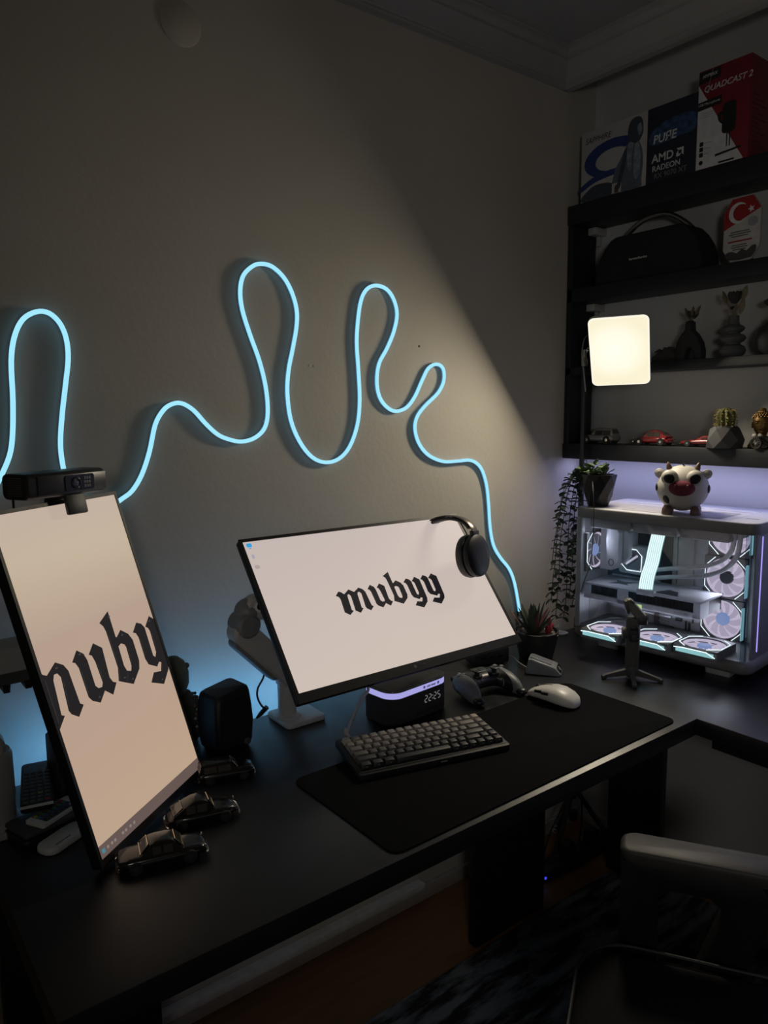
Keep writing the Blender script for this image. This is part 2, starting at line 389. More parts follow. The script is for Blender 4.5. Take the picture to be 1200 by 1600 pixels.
m = M(); m.prism([(p[0]-.012+.004*math.cos(a), p[1]+.004*math.sin(a)) for a in [k*PI/3 for k in range(6)]], .0021, .0023); m.text('ERAZER', .005, mx_of((p[0]+.007, p[1], .0022)), .0001); m.obj('maker_logo', lg, main)
sm2 = screen_mat('tall screen picture', 1.0, [(0, (.50, .36, .25)), (.3, (.47, .335, .25)), (.62, (.44, .32, .25)), (.85, (.52, .42, .31)), (1, (.50, .40, .33))])
vert = monitor('upright_monitor', 'black monitor turned upright, nearest the left, screen showing cropped dark lettering', VO, VX, VU, VN, .297, .527, .012, .006, sm2)
wordmark(vert, m2v, .297, 1.0/abs(zk))
M().b2((0, 0, .0004), (.297, .019, .0007)).obj('taskbar', emat('taskbar brown grey', (.13, .092, .082), 1.), vert)
M().b2((.006, .006, .0007), (.0125, .0125, .001)).obj('start_icon', emat('start teal', (.06, .22, .28), 1.), vert)
m = M()
for u in (.02, .03, .038, .058, .066, .078, .088): m.prism(rrect(.005, .0045, .0015, 2, u, .0095), .0007, .001)
m.obj('taskbar_icons', emat('task icons', (.24, .19, .17), 1.), vert)

# ------------------------------------------------------------------ monitor arms
armw = mat('off white arm paint', (.46, .455, .44), .42, var=.05)
armg = mat('grey arm cover', (.20, .21, .22), .45)
def slab_arm(m, a, c, wa, wc, th, out=(0, -1, 0), bev=.006):
    a, c = Vector(a), Vector(c); d = (c-a); L = d.length; d.normalize(); o = Vector(out); o = (o-d*o.dot(d)).normalized(); s_ = o.cross(d)
    n = 16; pts = []
    rings = []
    for z, k in ((-th/2, .8), (-th/2+bev, 1), (th/2-bev, 1), (th/2, .8)):
        rg = []
        for i in range(n+1): q = PI/2+PI*i/n; rg.append(a+d*(math.cos(q)*wa*k)+s_*(math.sin(q)*wa*k)+o*z)
        for i in range(n+1): q = -PI/2+PI*i/n; rg.append(c+d*(math.cos(q)*wc*k)+s_*(math.sin(q)*wc*k)+o*z)
        rings.append(rg)
    m.loft(rings); return m
t = thing('monitor_arm', 'white spring monitor arm holding up the wide tilted monitor', 'monitor arm', (.80, 1.368, .75))
B0 = Vector((.80, 1.368, .75))
M().prism(rrect(.098, .098, .012, 5), 0, .012, bev=.003).obj('base_plate', armw, t)
M().b2((-.03, .035, -.075), (.03, .058, -.001), .003).b2((-.03, -.02, -.075), (.03, .058, -.055), .003).obj('desk_clamp', armw, t)
M().lathe([(.030, .012), (.030, .016), (.0205, .020), (.0205, .085), (.0235, .088), (.0235, .112), (.018, .118), (0, .118)], 28, loc=(-.022, 0, 0)).obj('column', armw, t)
m = M(); slab_arm(m, (-.020, -.004, .108), (-.128, -.006, .222), .025, .026, .046); m.obj('lower_arm', armw, t)
m = M(); slab_arm(m, (-.058, -.002, .118), (-.140, -.004, .200), .014, .012, .036); m.obj('cable_cover', armg, t)
M().lathe([(0, -.028), (.020, -.028), (.027, -.022), (.029, 0), (.027, .022), (.02, .028), (0, .028)], 28, loc=(-.122, -.006, .238), rot=(90, 0, 0)).ell((.028, .026, .030), (-.114, -.006, .262)).obj('elbow_cover', armg, t)
m = M(); slab_arm(m, (-.098, -.012, .272), (.10, -.03, .258), .026, .022, .036); m.obj('upper_arm', armw, t)
M().lathe([(.010, -.002), (.012, .002), (.0075, .003), (.0075, -.001)], 20, loc=(-.098, -.0305, .277), rot=(90, 0, 0)).obj('joint_ring', whitep, t)
M().cyl(.0074, .003, loc=(-.098, -.0305, .277), rot=(90, 0, 0)).obj('joint_screw', black, t)
back = (MO+MXV*.2985+MU*.168-MN*.035)-B0
m = M(); m.rod((.10, -.03, .258), back, .018, 16); m.obj('tilt_head', armw, t)
m = M(); m.prism(rrect(.11, .11, .008), -.003, .003, mx_of(back+MN*.0008-MN*.0, Matrix((MXV, MU, MN)).transposed())); m.obj('mount_plate', armw, t)
ca = [PY(x, y, 1.372) for x, y in ((414, 1046), (411, 1060), (403, 1075), (402, 1088), (407, 1100), (413, 1107))]
t2 = thing('display_cable', 'thin black cable hanging from the white arm, plug at its end', 'cable', PZ(402, 1122, .75))
O2 = Vector(t2.location)
M().tube(catmull([p-O2 for p in ca], 5), .0022, 8).obj('wire', black, t2)
a, c = PY(417, 1105, 1.372)-O2, PY(401, 1122, 1.39)-O2
M().tube([a, a+(c-a)*.6, c], [.0055, .005, .0025], 10).obj('plug', black, t2)

t = thing('monitor_arm', 'pale grey monitor arm behind the upright monitor at the left edge', 'monitor arm', (.185, 1.285, .75))
B1 = Vector((.185, 1.285, .75))
M().prism(rrect(.078, .085, .012, 5), 0, .012, bev=.003).obj('base_plate', armw, t)
M().b2((-.06, -.03, -.075), (-.0065, .03, -.001), .003).obj('desk_clamp', armw, t)
M().lathe([(.036, .012), (.036, .014), (.030, .02), (.030, .052), (.031, .054), (.031, .128), (.027, .136), (0, .136)], 28).obj('column', armw, t)
m = M(); slab_arm(m, (-.005, 0, .142), (-.165, .02, .235), .026, .026, .044); m.obj('lower_arm', armw, t)
bk = (VO+VX*.148+VU*.29-VN*.042)-B1
e0 = Vector((-.165, .02, .262))
m = M(); slab_arm(m, e0+Vector((0, 0, .015)), bk+Vector((-.02, 0, .012)), .024, .024, .05); m.obj('upper_arm', armw, t)
m = M(); slab_arm(m, e0+Vector((0, 0, -.010)), bk+Vector((-.02, 0, -.012)), .017, .017, .046); m.obj('spring_cover', darkgrey, t)
m = M()
for k in range(9): 
    q = e0+(bk-e0)*(.12+.1*k); m.prism([(-.006, 0), (.006, 0), (.0045, -.014), (-.0045, -.014)], -.02, .02, mx_of(q+Vector((0, 0, -.026)), (90, 0, 0)))
m.obj('cable_comb', black, t)
m = M(); m.rod(bk+Vector((-.01, 0, 0)), bk+VN*.005, .02, 16); m.obj('tilt_head', armw, t)
# ------------------------------------------------------------------ neon light on the wall
neon_pts = [(-14, 775), (0, 748), (15, 713), (20, 679), (20.5, 625), (18, 564), (23, 526), (36, 499), (57, 487), (77, 489), (94, 505), (104, 529), (107, 560), (103, 600), (98, 644), (95, 687), (97, 717), (104, 748), (117, 767), (129, 779), (143, 789), (160, 794), (176, 790),
 (190.5, 780), (207, 767), (222, 742), (234, 706), (243, 664), (255, 642), (268, 632), (284, 630), (303, 641), (322, 662), (341, 679), (360, 687), (379, 690), (399, 684), (414, 669), (419, 644), (416, 606), (406, 564), (391, 522), (379, 483), (376, 453), (381, 430), (395, 416), (408, 412), (425, 416), (443, 432), (456, 455), (464, 483), (464, 510), (458, 545), (451.5, 579), (449.6, 614), (455, 656), (469, 690), (488, 714), (509, 722.5), (530, 717), (547, 698), (559, 664), (562.7, 625), (560.7, 579), (558, 533), (561, 491), (566.5, 464), (576, 450), (589.5, 446), (605, 452), (616, 468), (621, 491), (616, 518), (605, 545), (593, 568), (589.5, 595), (593, 618), (603, 634), (618, 642.5), (635.5, 637), (649, 619.5), (660, 595), (670, 575.5), (683, 569), (693, 576), (694, 595), (685, 614), (666, 633), (653, 650), (649, 669), (655, 692), (670, 711), (693, 721), (716, 720.5), (737, 719.5), (752, 731), (760.5, 756), (764, 786), (765.5, 812), (768, 835), (773, 855), (783, 872), (795, 887), (802, 902), (807, 922), (812.5, 955)]
def onwall(x, y): p = PY(x, y, WY-.011); p.y = WY; return p
path = catmull([onwall(*p) for p in neon_pts], 4)
t = thing('neon_light', 'pale cyan neon light tube bent into finger-like loops on the wall', 'neon light', (path[0].x, WY, path[0].z))
O = Vector(t.location); path = [p-O for p in path]
sil = mat('white silicone', (.62, .66, .70), .5)
M().sweep([(-.0042, .0005), (.0042, .0005), (.0042, .0055), (-.0042, .0055)], path, (0, -1, 0)).obj('sleeve', sil, t)
M().sweep([(-.0043, .0055), (.0043, .0055), (.0043, .0085), (-.0043, .0085)], path, (0, -1, 0)).obj('glow_band', emat('deep blue glow of the tube', (.035, .30, .58), 1.), t)
M().sweep([(-.0046, .0085), (.0046, .0085), (.0043, .0112), (.0024, .0128), (-.0024, .0128), (-.0043, .0112)], path, (0, -1, 0)).obj('light_face', emat('cyan tube face', (.36, .80, .98), 1.02), t)
e = path[-1]; d = (path[-1]-path[-3]).normalized()
M().box((.013, .014, .030), e+d*.014+Vector((0, -.0072, 0)), frame(d, (1, 0, 0)), .003).obj('end_cap', glassmat('clear plastic', (.75, .85, .9)), t)
mcl = M()
for i in (30, 92, 150, 210, 262, 318, 360, 402):
    if i < len(path): mcl.box((.014, .004, .006), path[i]+Vector((0, -.0022, 0)), None, .001)
mcl.obj('wall_clip', sil, t)

# ------------------------------------------------------------------ key light on its tripod
LN = Vector((-.705, -.425, -.567)).normalized(); LX = Vector((0, 0, 1)).cross(LN).normalized(); LU = LN.cross(LX)
LC = CAM+(Vector((1.85, 1.297, 1.587))-CAM)*.955
rollk = Matrix.Rotation(R(1.5), 3, LN); LX = rollk @ LX; LU = rollk @ LU
PB = Vector((1.884, 1.443, 0))
t = thing('key_light', 'glowing square key light panel on a tall thin black stand by the shelf', 'lamp', PB)
mxl = mx_of(LC-PB, Matrix((LX, LU, LN)).transposed())
LWD, LHT = .148, .203
M().prism(rrect(LWD+.008, LHT+.008, .016, 6), -.016, -.001, mxl, bev=.004).obj('housing', whitep, t)
def lampface():
    m, tr, b = _nt('lit diffuser')
    tc = tr.nodes.new('ShaderNodeTexCoord'); sb = tr.nodes.new('ShaderNodeVectorMath'); sb.operation = 'DISTANCE'
    sb.inputs[1].default_value = tuple((mxl @ Vector((-.012, .008, 0))))
    tr.links.new(tc.outputs['Object'], sb.inputs[0])
    rp = tr.nodes.new('ShaderNodeValToRGB'); e = rp.color_ramp.elements
    e[0].position = 0; e[0].color = (1.0, 1.0, .86, 1); e[1].position = .055; e[1].color = (1.0, .96, .77, 1)
    e2 = e.new(.095); e2.color = (.93, .86, .63, 1)
    tr.links.new(sb.outputs['Value'], rp.inputs[0]); tr.links.new(rp.outputs[0], b.inputs['Emission Color']); b.inputs['Emission Strength'].default_value = 1.02
    b.inputs['Base Color'].default_value = (.05, .05, .05, 1)
    return m
M().prism(rrect(LWD, LHT, .013, 6), -.001, .003, mxl, bev=.0015).obj('diffuser', lampface(), t)
M().prism(rrect(LWD+.008, LHT+.008, .016, 6), -.0012, -.0002, mxl).obj('rim', emat('lit rim', (1., .95, .80), 1.0), t)
la = bpy.data.lights.new('key_light_lamp', 'AREA'); la.shape = 'RECTANGLE'; la.size = LWD*.9; la.size_y = LHT*.9; la.energy = LAMP_W; la.color = (1.0, .87, .66)
lo = bpy.data.objects.new('key_light_lamp', la); COL.objects.link(lo); lo.parent = t
lo.matrix_local = mx_of(LC-PB+LN*.006, Matrix((-LX, LU, -LN)).transposed())
top = 1.56
M().cyl(.0085, top-.16, (0, 0, (top+.16)/2), seg=14).cyl(.011, .40, (0, 0, .55), seg=14).cyl(.013, .03, (0, 0, .755), seg=14).obj('pole', black, t)
m = M(); m.cyl(.006, .05, (0, 0, top+.02)); m.lathe([(.006, 0), (.010, .004), (.010, .022), (.006, .028)], 16, loc=(0, 0, top-.006))
bkp = LC-PB-LN*.017
m.tube(catmull([(0, 0, top+.035), (.004, -.02, top+.05), bkp+LX*(-.03), bkp], 5), .005, 8); m.ell((.016, .016, .016), bkp)
m.obj('ball_head', chrome, t)
lc = [PY(x, y, 1.40)-PB for x, y in ((922, 521), (914, 528), (910, 545), (909.5, 562), (911, 572), (913, 590), (915, 612))]
M().tube(catmull(lc, 5), .0016, 6).obj('lamp_cord', greyp, t)
for a in (0, 120, 240):
    q = R(a+200); ex = Vector((.13*math.cos(q), .075*math.sin(q), .012)) if a != 120 else Vector((.05, -.155, .012))
    M().rod((0, 0, .20), ex, .008, 10).ell((.012, .012, .012), ex).obj('leg', black, t)
M().cyl(.016, .05, (0, 0, .20), seg=14).cyl(.014, .03, (0, 0, .10), seg=14).obj('leg_collar', black, t)
# ------------------------------------------------------------------ fill lamp added out of view behind the camera to brighten wall and shelf
RL = Vector((-.45, -.75, 1.55)); RA = (Vector((1.80, 1.12, 1.20))-RL).normalized()
t = thing('fill_lamp', 'unseen black fill lamp with a cone shade, added to brighten wall and shelf', 'lamp', (RL.x, RL.y, 0))
M().lathe([(0, 0), (.13, 0), (.135, .006), (.13, .018), (.02, .024), (0, .024)], 36).obj('base', black, t)
M().cyl(.010, 1.36, (-.06*RA.x, -.06*RA.y, .70), seg=14).rod((0, 0, .02), (-.06*RA.x, -.06*RA.y, .03), .012).obj('pole', black, t)
M().lathe([(.02, -.17), (.06, -.15), (.10, -.07), (.18, .06), (.177, .06), (.097, -.07), (.056, -.145), (.02, -.162)], 36, loc=(0, 0, RL.z), rot=frame(RA)).obj('lamp_shade', black, t)
M().ell((.022, .022, .03), Vector((0, 0, RL.z))-RA*.045, frame(RA)).obj('bulb', emat('lit bulb', (1., .95, .86), 6.), t)
lb = bpy.data.lights.new('fill_lamp_bulb', 'SPOT'); lb.energy = FILL_LAMP_W; lb.color = (1., .975, .93); lb.shadow_soft_size = .16; lb.spot_size = R(84); lb.spot_blend = 1.0
lob = bpy.data.objects.new('fill_lamp_bulb', lb); COL.objects.link(lob); lob.parent = t; lob.matrix_local = mx_of(Vector((0, 0, RL.z))+RA*.01, frame(-RA))
# ------------------------------------------------------------------ floor clutter under the desk
p = PZ(872, 1345, 0); q = PZ(935, 1313, 0); ang = math.degrees(math.atan2(q.y-p.y, q.x-p.x))
t = thing('power_strip', 'black power strip with a blue pilot light on the floor under the desk', 'power strip', (1.79, 1.375, 0), ang)
M().box((.30, .055, .038), (0, 0, .019), None, .006).obj('body', black, t)
for k in range(4): M().lathe([(.019, .038), (.019, .0385), (.016, .0385), (.015, .034), (0, .034)], 18, loc=(-.08+.058*k, 0, .0005)).obj('socket', blackgloss, t)
M().box((.006, .004, .006), (-.146, -.029, .022)).obj('pilot_light', emat('blue pilot', (.05, .08, 1.), .8), t)
for k in range(2): M().box((.04, .035, .045), (-.022+.116*k, 0, .061), None, .005).obj('plug', black, t)
t = thing('floor_cables', 'black cables hanging from the desk down to the power strip', 'cable', (1.79, 1.39, 0))
O = Vector(t.location)
for L in ([(882, 1252), (872, 1275), (860, 1300), (852, 1325), (849, 1345)], [(908, 1240), (909, 1270), (907, 1300), (903, 1320)], [(945, 1300), (925, 1318), (905, 1328)]):
    M().tube(catmull([PY(x, y, 1.42)-O for x, y in L], 5), .0028, 6).obj('wire', black, t)
t = thing('coiled_cable', 'pale coiled cable lying by the wall under the desk', 'cable', PZ(872, 1292, 0)); 
M().tube([(-.06+.0032*k+.0, .010*math.cos(k*.95), .012+.010*math.sin(k*.95)) for k in range(46)], .0024, 6).obj('coil', mat('pale cable', (.5, .49, .47), .5), t, rot=(0, 0, 25))
# ------------------------------------------------------------------ rug
def rugmat():
    m, t, b = _nt('distressed rug')
    tc = t.nodes.new('ShaderNodeTexCoord'); mp = t.nodes.new('ShaderNodeMapping'); mp.inputs['Scale'].default_value = (2.2, 9, 1); mp.inputs['Rotation'].default_value = (0, 0, R(18))
    t.links.new(tc.outputs['Object'], mp.inputs[0])
    nz = t.nodes.new('ShaderNodeTexNoise'); nz.inputs['Scale'].default_value = 2.6; nz.inputs['Detail'].default_value = 5; nz.inputs['Roughness'].default_value = .62
    t.links.new(mp.outputs[0], nz.inputs['Vector'])
    rp = t.nodes.new('ShaderNodeValToRGB'); e = rp.color_ramp.elements; e[0].position = .44; e[0].color = (.016, .017, .018, 1); e[1].position = .60; e[1].color = (.26, .275, .30, 1)
    t.links.new(nz.outputs['Fac'], rp.inputs['Fac']); t.links.new(rp.outputs[0], b.inputs['Base Color']); b.inputs['Roughness'].default_value = .95
    n2 = t.nodes.new('ShaderNodeTexNoise'); n2.inputs['Scale'].default_value = 700; bp = t.nodes.new('ShaderNodeBump'); bp.inputs['Strength'].default_value = .5; bp.inputs['Distance'].default_value = .003
    t.links.new(tc.outputs['Object'], n2.inputs['Vector']); t.links.new(n2.outputs['Fac'], bp.inputs['Height']); t.links.new(bp.outputs[0], b.inputs['Normal'])
    return m
rg = M().prism(rrect(1.16, 1.9, .02), 0, .009, bev=.002).obj('rug', rugmat(), loc=(1.36, .32, .0005))
tag(rg, 'grey rug with broken dark streaks on the floor under the chair', 'rug')

# ------------------------------------------------------------------ webcam on the upright monitor
wp = VO+VX*.148+VU*.5335-Vector((0, 0, .011))
t = thing('webcam', 'wide black webcam clipped on top of the upright monitor', 'webcam', wp, 29)
BX = .158
m = M(); m.prism(rrect(.056, .040, .010, 5), -BX/2, BX/2, mx_of((0, 0, .040), Matrix(((0, 1, 0), (0, 0, 1), (1, 0, 0))).transposed()), bev=.003); m.obj('body', black, t)
m = M(); m.box((.140, .002, .030), (.008, -.0285, .040), None, .0009); m.obj('front_panel', mat('webcam front', (.018, .018, .02), .35), t)
M().prism(rrect(.060, .025, .004), -.001, .001, mx_of((.020, -.0300, .0405), (90, 0, 0))).obj('lens_window', blackgloss, t)
M().lathe([(.0095, 0), (.0095, .002), (.007, .0025), (.005, .001), (0, .0015)], 20, loc=(.012, -.0305, .0405), rot=(90, 0, 0)).obj('lens', mat('lens glass', (.03, .035, .045), .08, coat=1.), t)
m = M()
for k in range(3):
    for j in range(3): m.box((.0035, .001, .0045), (.030+.005*k, -.0312, .034+.0065*j))
m.obj('infrared_dots', mat('grey sensor', (.12, .12, .13), .4), t)
M().text('streamcam', .0055, mx_of((.058, -.0297, .030), (90, 0, 0)), .0001).obj('maker_print', mat('grey print', (.2, .2, .2), .5), t)
m = M()
for k in range(9): m.box((.0012, .030, .0018), (-BX/2-.0004, 0, .027+.0033*k))
m.obj('side_vent', mat('vent rib', (.07, .068, .066), .4), t)
m = M(); m.box((.042, .007, .036), (.018, -.020, .006), (-12, 0, 0), .003).box((.042, .05, .008), (.018, .004, .017), None, .003).box((.04, .008, .07), (.018, .03, -.015), (12, 0, 0), .003); m.obj('mount_clip', black, t)
M().tube(catmull([(-.075, .01, .022), (-.074, .012, .0), (-.072, .02, -.03), (-.06, .04, -.08), (-.04, .06, -.2)], 5), .002, 6).obj('webcam_cord', black, t)

# ------------------------------------------------------------------ headphones over the corner of the wide monitor
cc = PP(744, 868, MO+MN*.052, MN)
t = thing('headphones', 'black over-ear headphones hung over the wide monitor\'s top corner', 'headphones', cc)
ax = ((CAM-cc).normalized()*.57+RT*.80+UP*.06).normalized()                      # the cup faces out and to the side
fr = frame(ax, MXV)
M().lathe([(0, .016), (.022, .0165), (.042, .013), (.050, .008), (.0515, 0), (.049, -.006)], 36, rot=fr).obj('ear_cup', mat('black cup shell', (.006, .0065, .008), .45, spec=.3), t)
M().lathe([(.045, -.006), (.051, -.010), (.0525, -.018), (.050, -.027), (.042, -.031), (.03, -.029), (0, -.029)], 36, rot=fr).obj('ear_cushion', mat('black leatherette', (.014, .013, .013), .42, bump=.3, bscale=700), t)
def ml(u, v, n): return MO+MXV*u+MU*v+MN*n-cc
pu = (cc-MO).dot(MXV); pv = (cc-MO).dot(MU)
hu = (UP-ax*UP.dot(ax)).normalized()
hb = [hu*.040+ax*-.004]+[hu*(.052+.050*math.sin(q))-ax*(.078*(1-math.cos(q)))+ax*.002 for q in [PI*k/12 for k in range(13)]]+[hu*.030-ax*.150]
hp = catmull(hb, 3)
bd = ax.cross(hu).normalized()
def strap(m, pts, wd, th, a0=0, a1=None):
    rings = []
    for i, p in enumerate(pts):
        tg = (pts[min(i+1, len(pts)-1)]-pts[max(i-1, 0)]).normalized()
        sd = (bd-tg*bd.dot(tg)).normalized(); nn = tg.cross(sd)
        rings.append([p+sd*(x*wd/2)+nn*(y*th/2) for x, y in ((-1, -.4), (-.8, -1), (.8, -1), (1, -.4), (1, .4), (.8, 1), (-.8, 1), (-1, .4))])
    m.loft(rings); return m
strap(M(), hp, .026, .004).obj('headband', mat('brushed dark steel', (.16, .145, .125), .32, .9), t)
hc = [p-((p-(hu*.045-ax*.078)).normalized()*.007) for p in hp[7:-7]]
strap(M(), hc, .024, .008).obj('headband_pad', mat('black leatherette', (.014, .013, .013), .42), t)
M().box((.028, .012, .026), hp[2], frame(hu, bd), .003).box((.036, .014, .018), hu*.040-ax*.003, frame(hu, bd), .004).obj('yoke', black, t)
c2 = -ax*.150
M().lathe([(0, .03), (.037, .027), (.044, .015), (.047, 0), (.044, -.018), (.03, -.022), (0, -.022)], 30, loc=c2, rot=frame(-ax, MXV)).obj('ear_cup', MATS['black cup shell'], t)
M().tube(catmull([hu*.095-ax*.045, hu*.075-ax*.03+bd*.004, hu*.05-ax*.016+bd*.006, hu*.03-ax*.01], 5), .0016, 6).obj('headphone_cord', black, t)
# ------------------------------------------------------------------ keyboard
t = thing('keyboard', 'compact mechanical keyboard, keys fading from grey to black, on desk pad', 'keyboard', (.910, 1.066, .7537), rot=(4.5, 0, -14.7))
KW, KD = .322, .140
m = M(); m.prism(rrect(KW, KD, .007, 4), .004, .017, bev=.002); m.obj('case', mat('black keyboard case', (.010, .010, .011), .5, spec=.3), t)
M().prism(rrect(KW-.010, KD-.016, .003, 2, 0, 0), .0165, .0178).obj('switch_plate', mat('keyboard plate', (.02, .02, .02), .5), t)
M().b2((-.15, .050, -.0035), (-.11, .062, .005), .001).b2((.11, .050, -.0035), (.15, .062, .005), .001).b2((-.15, -.062, .0005), (.15, -.055, .005), .001).obj('rubber_foot', rubber, t)
U1 = .01905
rows = [[1]*16, [1]*13+[2, 1], [1.5]+[1]*12+[1.5, 1], [1.75]+[1]*11+[2.25, 1], [2.25]+[1]*10+[1.75, 1, 1], [1.25, 1.25, 1.25, 6.25, 1, 1, 1, 1, 1, 1]]
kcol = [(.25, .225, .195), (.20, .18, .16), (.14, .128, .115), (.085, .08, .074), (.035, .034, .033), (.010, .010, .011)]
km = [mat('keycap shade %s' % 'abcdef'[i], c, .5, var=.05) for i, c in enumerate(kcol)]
legend = mat('pale legend', (.55, .52, .48), .6)
cache = {}
for r, row in enumerate(rows):
    x = -8*U1; y = (2.5-r)*U1
    for i, wk in enumerate(row):
        hi = (r == 0 and i in (0, 15))
        key = (wk, r, hi)
        if key not in cache:
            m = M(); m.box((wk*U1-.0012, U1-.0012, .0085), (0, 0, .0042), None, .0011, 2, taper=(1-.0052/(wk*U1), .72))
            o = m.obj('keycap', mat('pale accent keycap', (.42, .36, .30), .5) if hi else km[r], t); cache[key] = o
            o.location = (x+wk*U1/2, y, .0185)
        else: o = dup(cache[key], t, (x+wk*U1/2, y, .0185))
        x += wk*U1
m = M()
for r, row in enumerate(rows):
    x = -8*U1; y = (2.5-r)*U1
    for wk in row:
        if wk < 1.6: m.box((.004, .0003, .0018), (x+wk*U1/2, y-U1*.5+.0020, .0225), (22, 0, 0))
        x += wk*U1
lgd = m.obj('front_legends', legend, t); lgd['kind'] = 'stuff'
M().box((.014, .0004, .0022), (.012, -KD/2-.0002, .011)).obj('front_badge', mat('grey badge', (.25, .25, .25), .4), t)
kb = t
kp = Matrix.Translation(Vector((.910, 1.066, .7537))) @ Euler((R(4.5), 0, R(-14.7))).to_matrix().to_4x4()
st = kp @ Vector((-.128, .072, .012))
pts = [st, st+Vector((.004, .02, .012)), PY(541, 1148, 1.19), PY(547, 1130, 1.205), PY(556, 1110, 1.22), PY(566, 1090, 1.24), PY(575, 1074, 1.255), Vector((.93, 1.33, .85)), Vector((.95, 1.40, .78)), Vector((.955, 1.428, .757))]
t = thing('keyboard_cable', 'thick pale grey cable rising from the back of the keyboard', 'cable', st)
M().tube(catmull([p-st for p in pts], 6), .0033, 8).obj('wire', mat('grey braided cable', (.40, .40, .40), .6, bump=.5, bscale=900), t)
M().rod((-.001, -.006, -.001), (.003, .012, .002), .0042, 10).obj('plug', greyp, t)

# ------------------------------------------------------------------ alarm clock
t = thing('alarm_clock', 'dark fabric alarm clock with lilac light band showing 22:25 below the wide monitor', 'clock', (1.012, 1.243, .7502), 5.5)
CW, CD = .186, .104
fab = mat('charcoal speaker fabric', (.030, .030, .032), .9, bump=.8, bscale=1400)
M().prism(rrect(CW, CD, .034, 9), .002, .062, bev=.003).obj('body', fab, t)
band = emat('lilac light band', (.40, .38, .80), .95)
M().prism(rrect(CW-.002, CD-.002, .033, 9), .062, .075).obj('light_band', band, t)
M().prism(rrect(CW, CD, .034, 9), .075, .079, bev=.0012).obj('top_rim', mat('smoke grey rim', (.10, .10, .11), .2), t)
M().prism(rrect(CW-.008, CD-.008, .030, 9), .079, .0802, bev=.0008).obj('charging_pad', mat('charging pad top', (.035, .038, .043), .3), t)
M().prism(rrect(CW-.03, CD-.02, .02, 5), 0, .002).obj('base_foot', rubber, t)
seg = emat('white clock digits', (.55, .55, .56), .42)
def digit(ch, cx, cz, w_, h_):
    on = {'2': 'abged', '5': 'afgcd'}[ch]; m = M(); th = .0010
    P = {'a': (0, h_/2, w_, 0), 'g': (0, 0, w_, 0), 'd': (0, -h_/2, w_, 0), 'f': (-w_/2, h_/4, 0, h_/2), 'b': (w_/2, h_/4, 0, h_/2), 'e': (-w_/2, -h_/4, 0, h_/2), 'c': (w_/2, -h_/4, 0, h_/2)}
    for s_ in on:
        x, z, a, b = P[s_]; m.box((max(a-.0022, th), .0006, max(b-.0022, th)), (cx+x, -CD/2-.0003, cz+z))
    return m
for ch, x in (('2', .012), ('2', .0245), ('2', .041), ('5', .0535)): digit(ch, x, .041, .0072, .0155).obj('digit', seg, t)
M().box((.0016, .0006, .0016), (.033, -CD/2-.0003, .044)).box((.0016, .0006, .0016), (.033, -CD/2-.0003, .037)).obj('colon', seg, t)
m = M(); tm = mx_of((.030, -CD/2+.0008, .0685), (90, 0, 0)); m.text('sels.wear', .0078, tm, .0002, .0001)
for s_ in (-1, 1): m.lathe([(.0032, -.0002), (.0032, .0002), (.0022, .0002), (.0022, -.0002)], 14, loc=(.030+s_*.0225, -CD/2+.0008, .0685), rot=(90, 0, 0))
m.obj('band_lettering', mat('navy lettering', (.02, .025, .08), .5), t)
for k in range(6): M().lathe([(.0042, 0), (.0042, .001), (0, .0014)], 14, loc=(-.012+.0145*k, -CD/2-.0002, .015), rot=(90, 0, 0)).obj('button', mat('black button', (.014, .014, .015), .45), t)

# ------------------------------------------------------------------ hub with green light, mouse dock, mouse
t = thing('usb_hub', 'small black hub box with a green light behind the game controller', 'hub', (1.395, 1.365, .7502), -16)
M().box((.105, .06, .044), (0, 0, .0235), None, .006).obj('body', black, t)
M().prism(rrect(.07, .03, .006), .0455, .0468).obj('top_plate', blackgloss, t)
for k in range(3): M().box((.014, .001, .006), (-.028+.026*k, -.0303, .022)).obj('port', blackgloss, t)
M().box((.0035, .001, .0035), (-.044, -.0305, .040)).obj('green_light', emat('green pilot', (.35, 1., .35), 1.2), t)
t = thing('mouse_dock', 'white wedge-shaped mouse charging dock with black end', 'dock', (1.452, 1.215, .7502), -56)
prof = [(-.042, 0), (.042, 0), (.045, .006), (.030, .022), (-.030, .040), (-.038, .038), (-.045, .006)]
M().prism(prof, -.026, .026, mx_of((0, 0, 0), (90, 0, 0)), bev=.003).obj('wedge_body', mat('pale grey dock', (.20, .205, .22), .45), t)
M().prism([(-.034, .0), (.022, .0), (.022, .03), (-.034, .03)], -.0002, .0012, mx_of((-.002, -.015, .0322), (0, 16.8, 0)), bev=.0004).obj('top_plate', mat('grey dock plate', (.15, .155, .17), .4), t)
M().prism(rrect(.040, .017, .003), -.0005, .0012, mx_of((.0382, 0, .0138), Matrix(((0, 1, 0), (-.68, 0, .73), (.73, 0, .68))).transposed()), bev=.0004).obj('end_face', blackgloss, t)
m = M(); m.lathe([(.0055, 0), (.0055, .0008), (.004, .0008), (.004, 0)], 18, loc=(.0392, 0, .0148), rot=frame((.73, 0, .68), (0, 1, 0))); m.obj('end_emblem', greyp, t)
dk = Vector((1.452, 1.215, .7502))
t = thing('dock_cable', 'thin pale cable running from the mouse dock behind the hub', 'cable', dk)
M().tube(catmull([Vector((-.024, .036, .008)), PY(812, 1036, 1.285)-dk, PY(798, 1027, 1.33)-dk+Vector((0, 0, .004)), Vector((-.01, .16, .003)), Vector((-.03, .205, .003))], 5), .0016, 6).obj('wire', greyp, t)
t = thing('mouse', 'white wireless mouse on the desk pad', 'mouse', (1.312, 1.066, .7532), 4)
rings = []
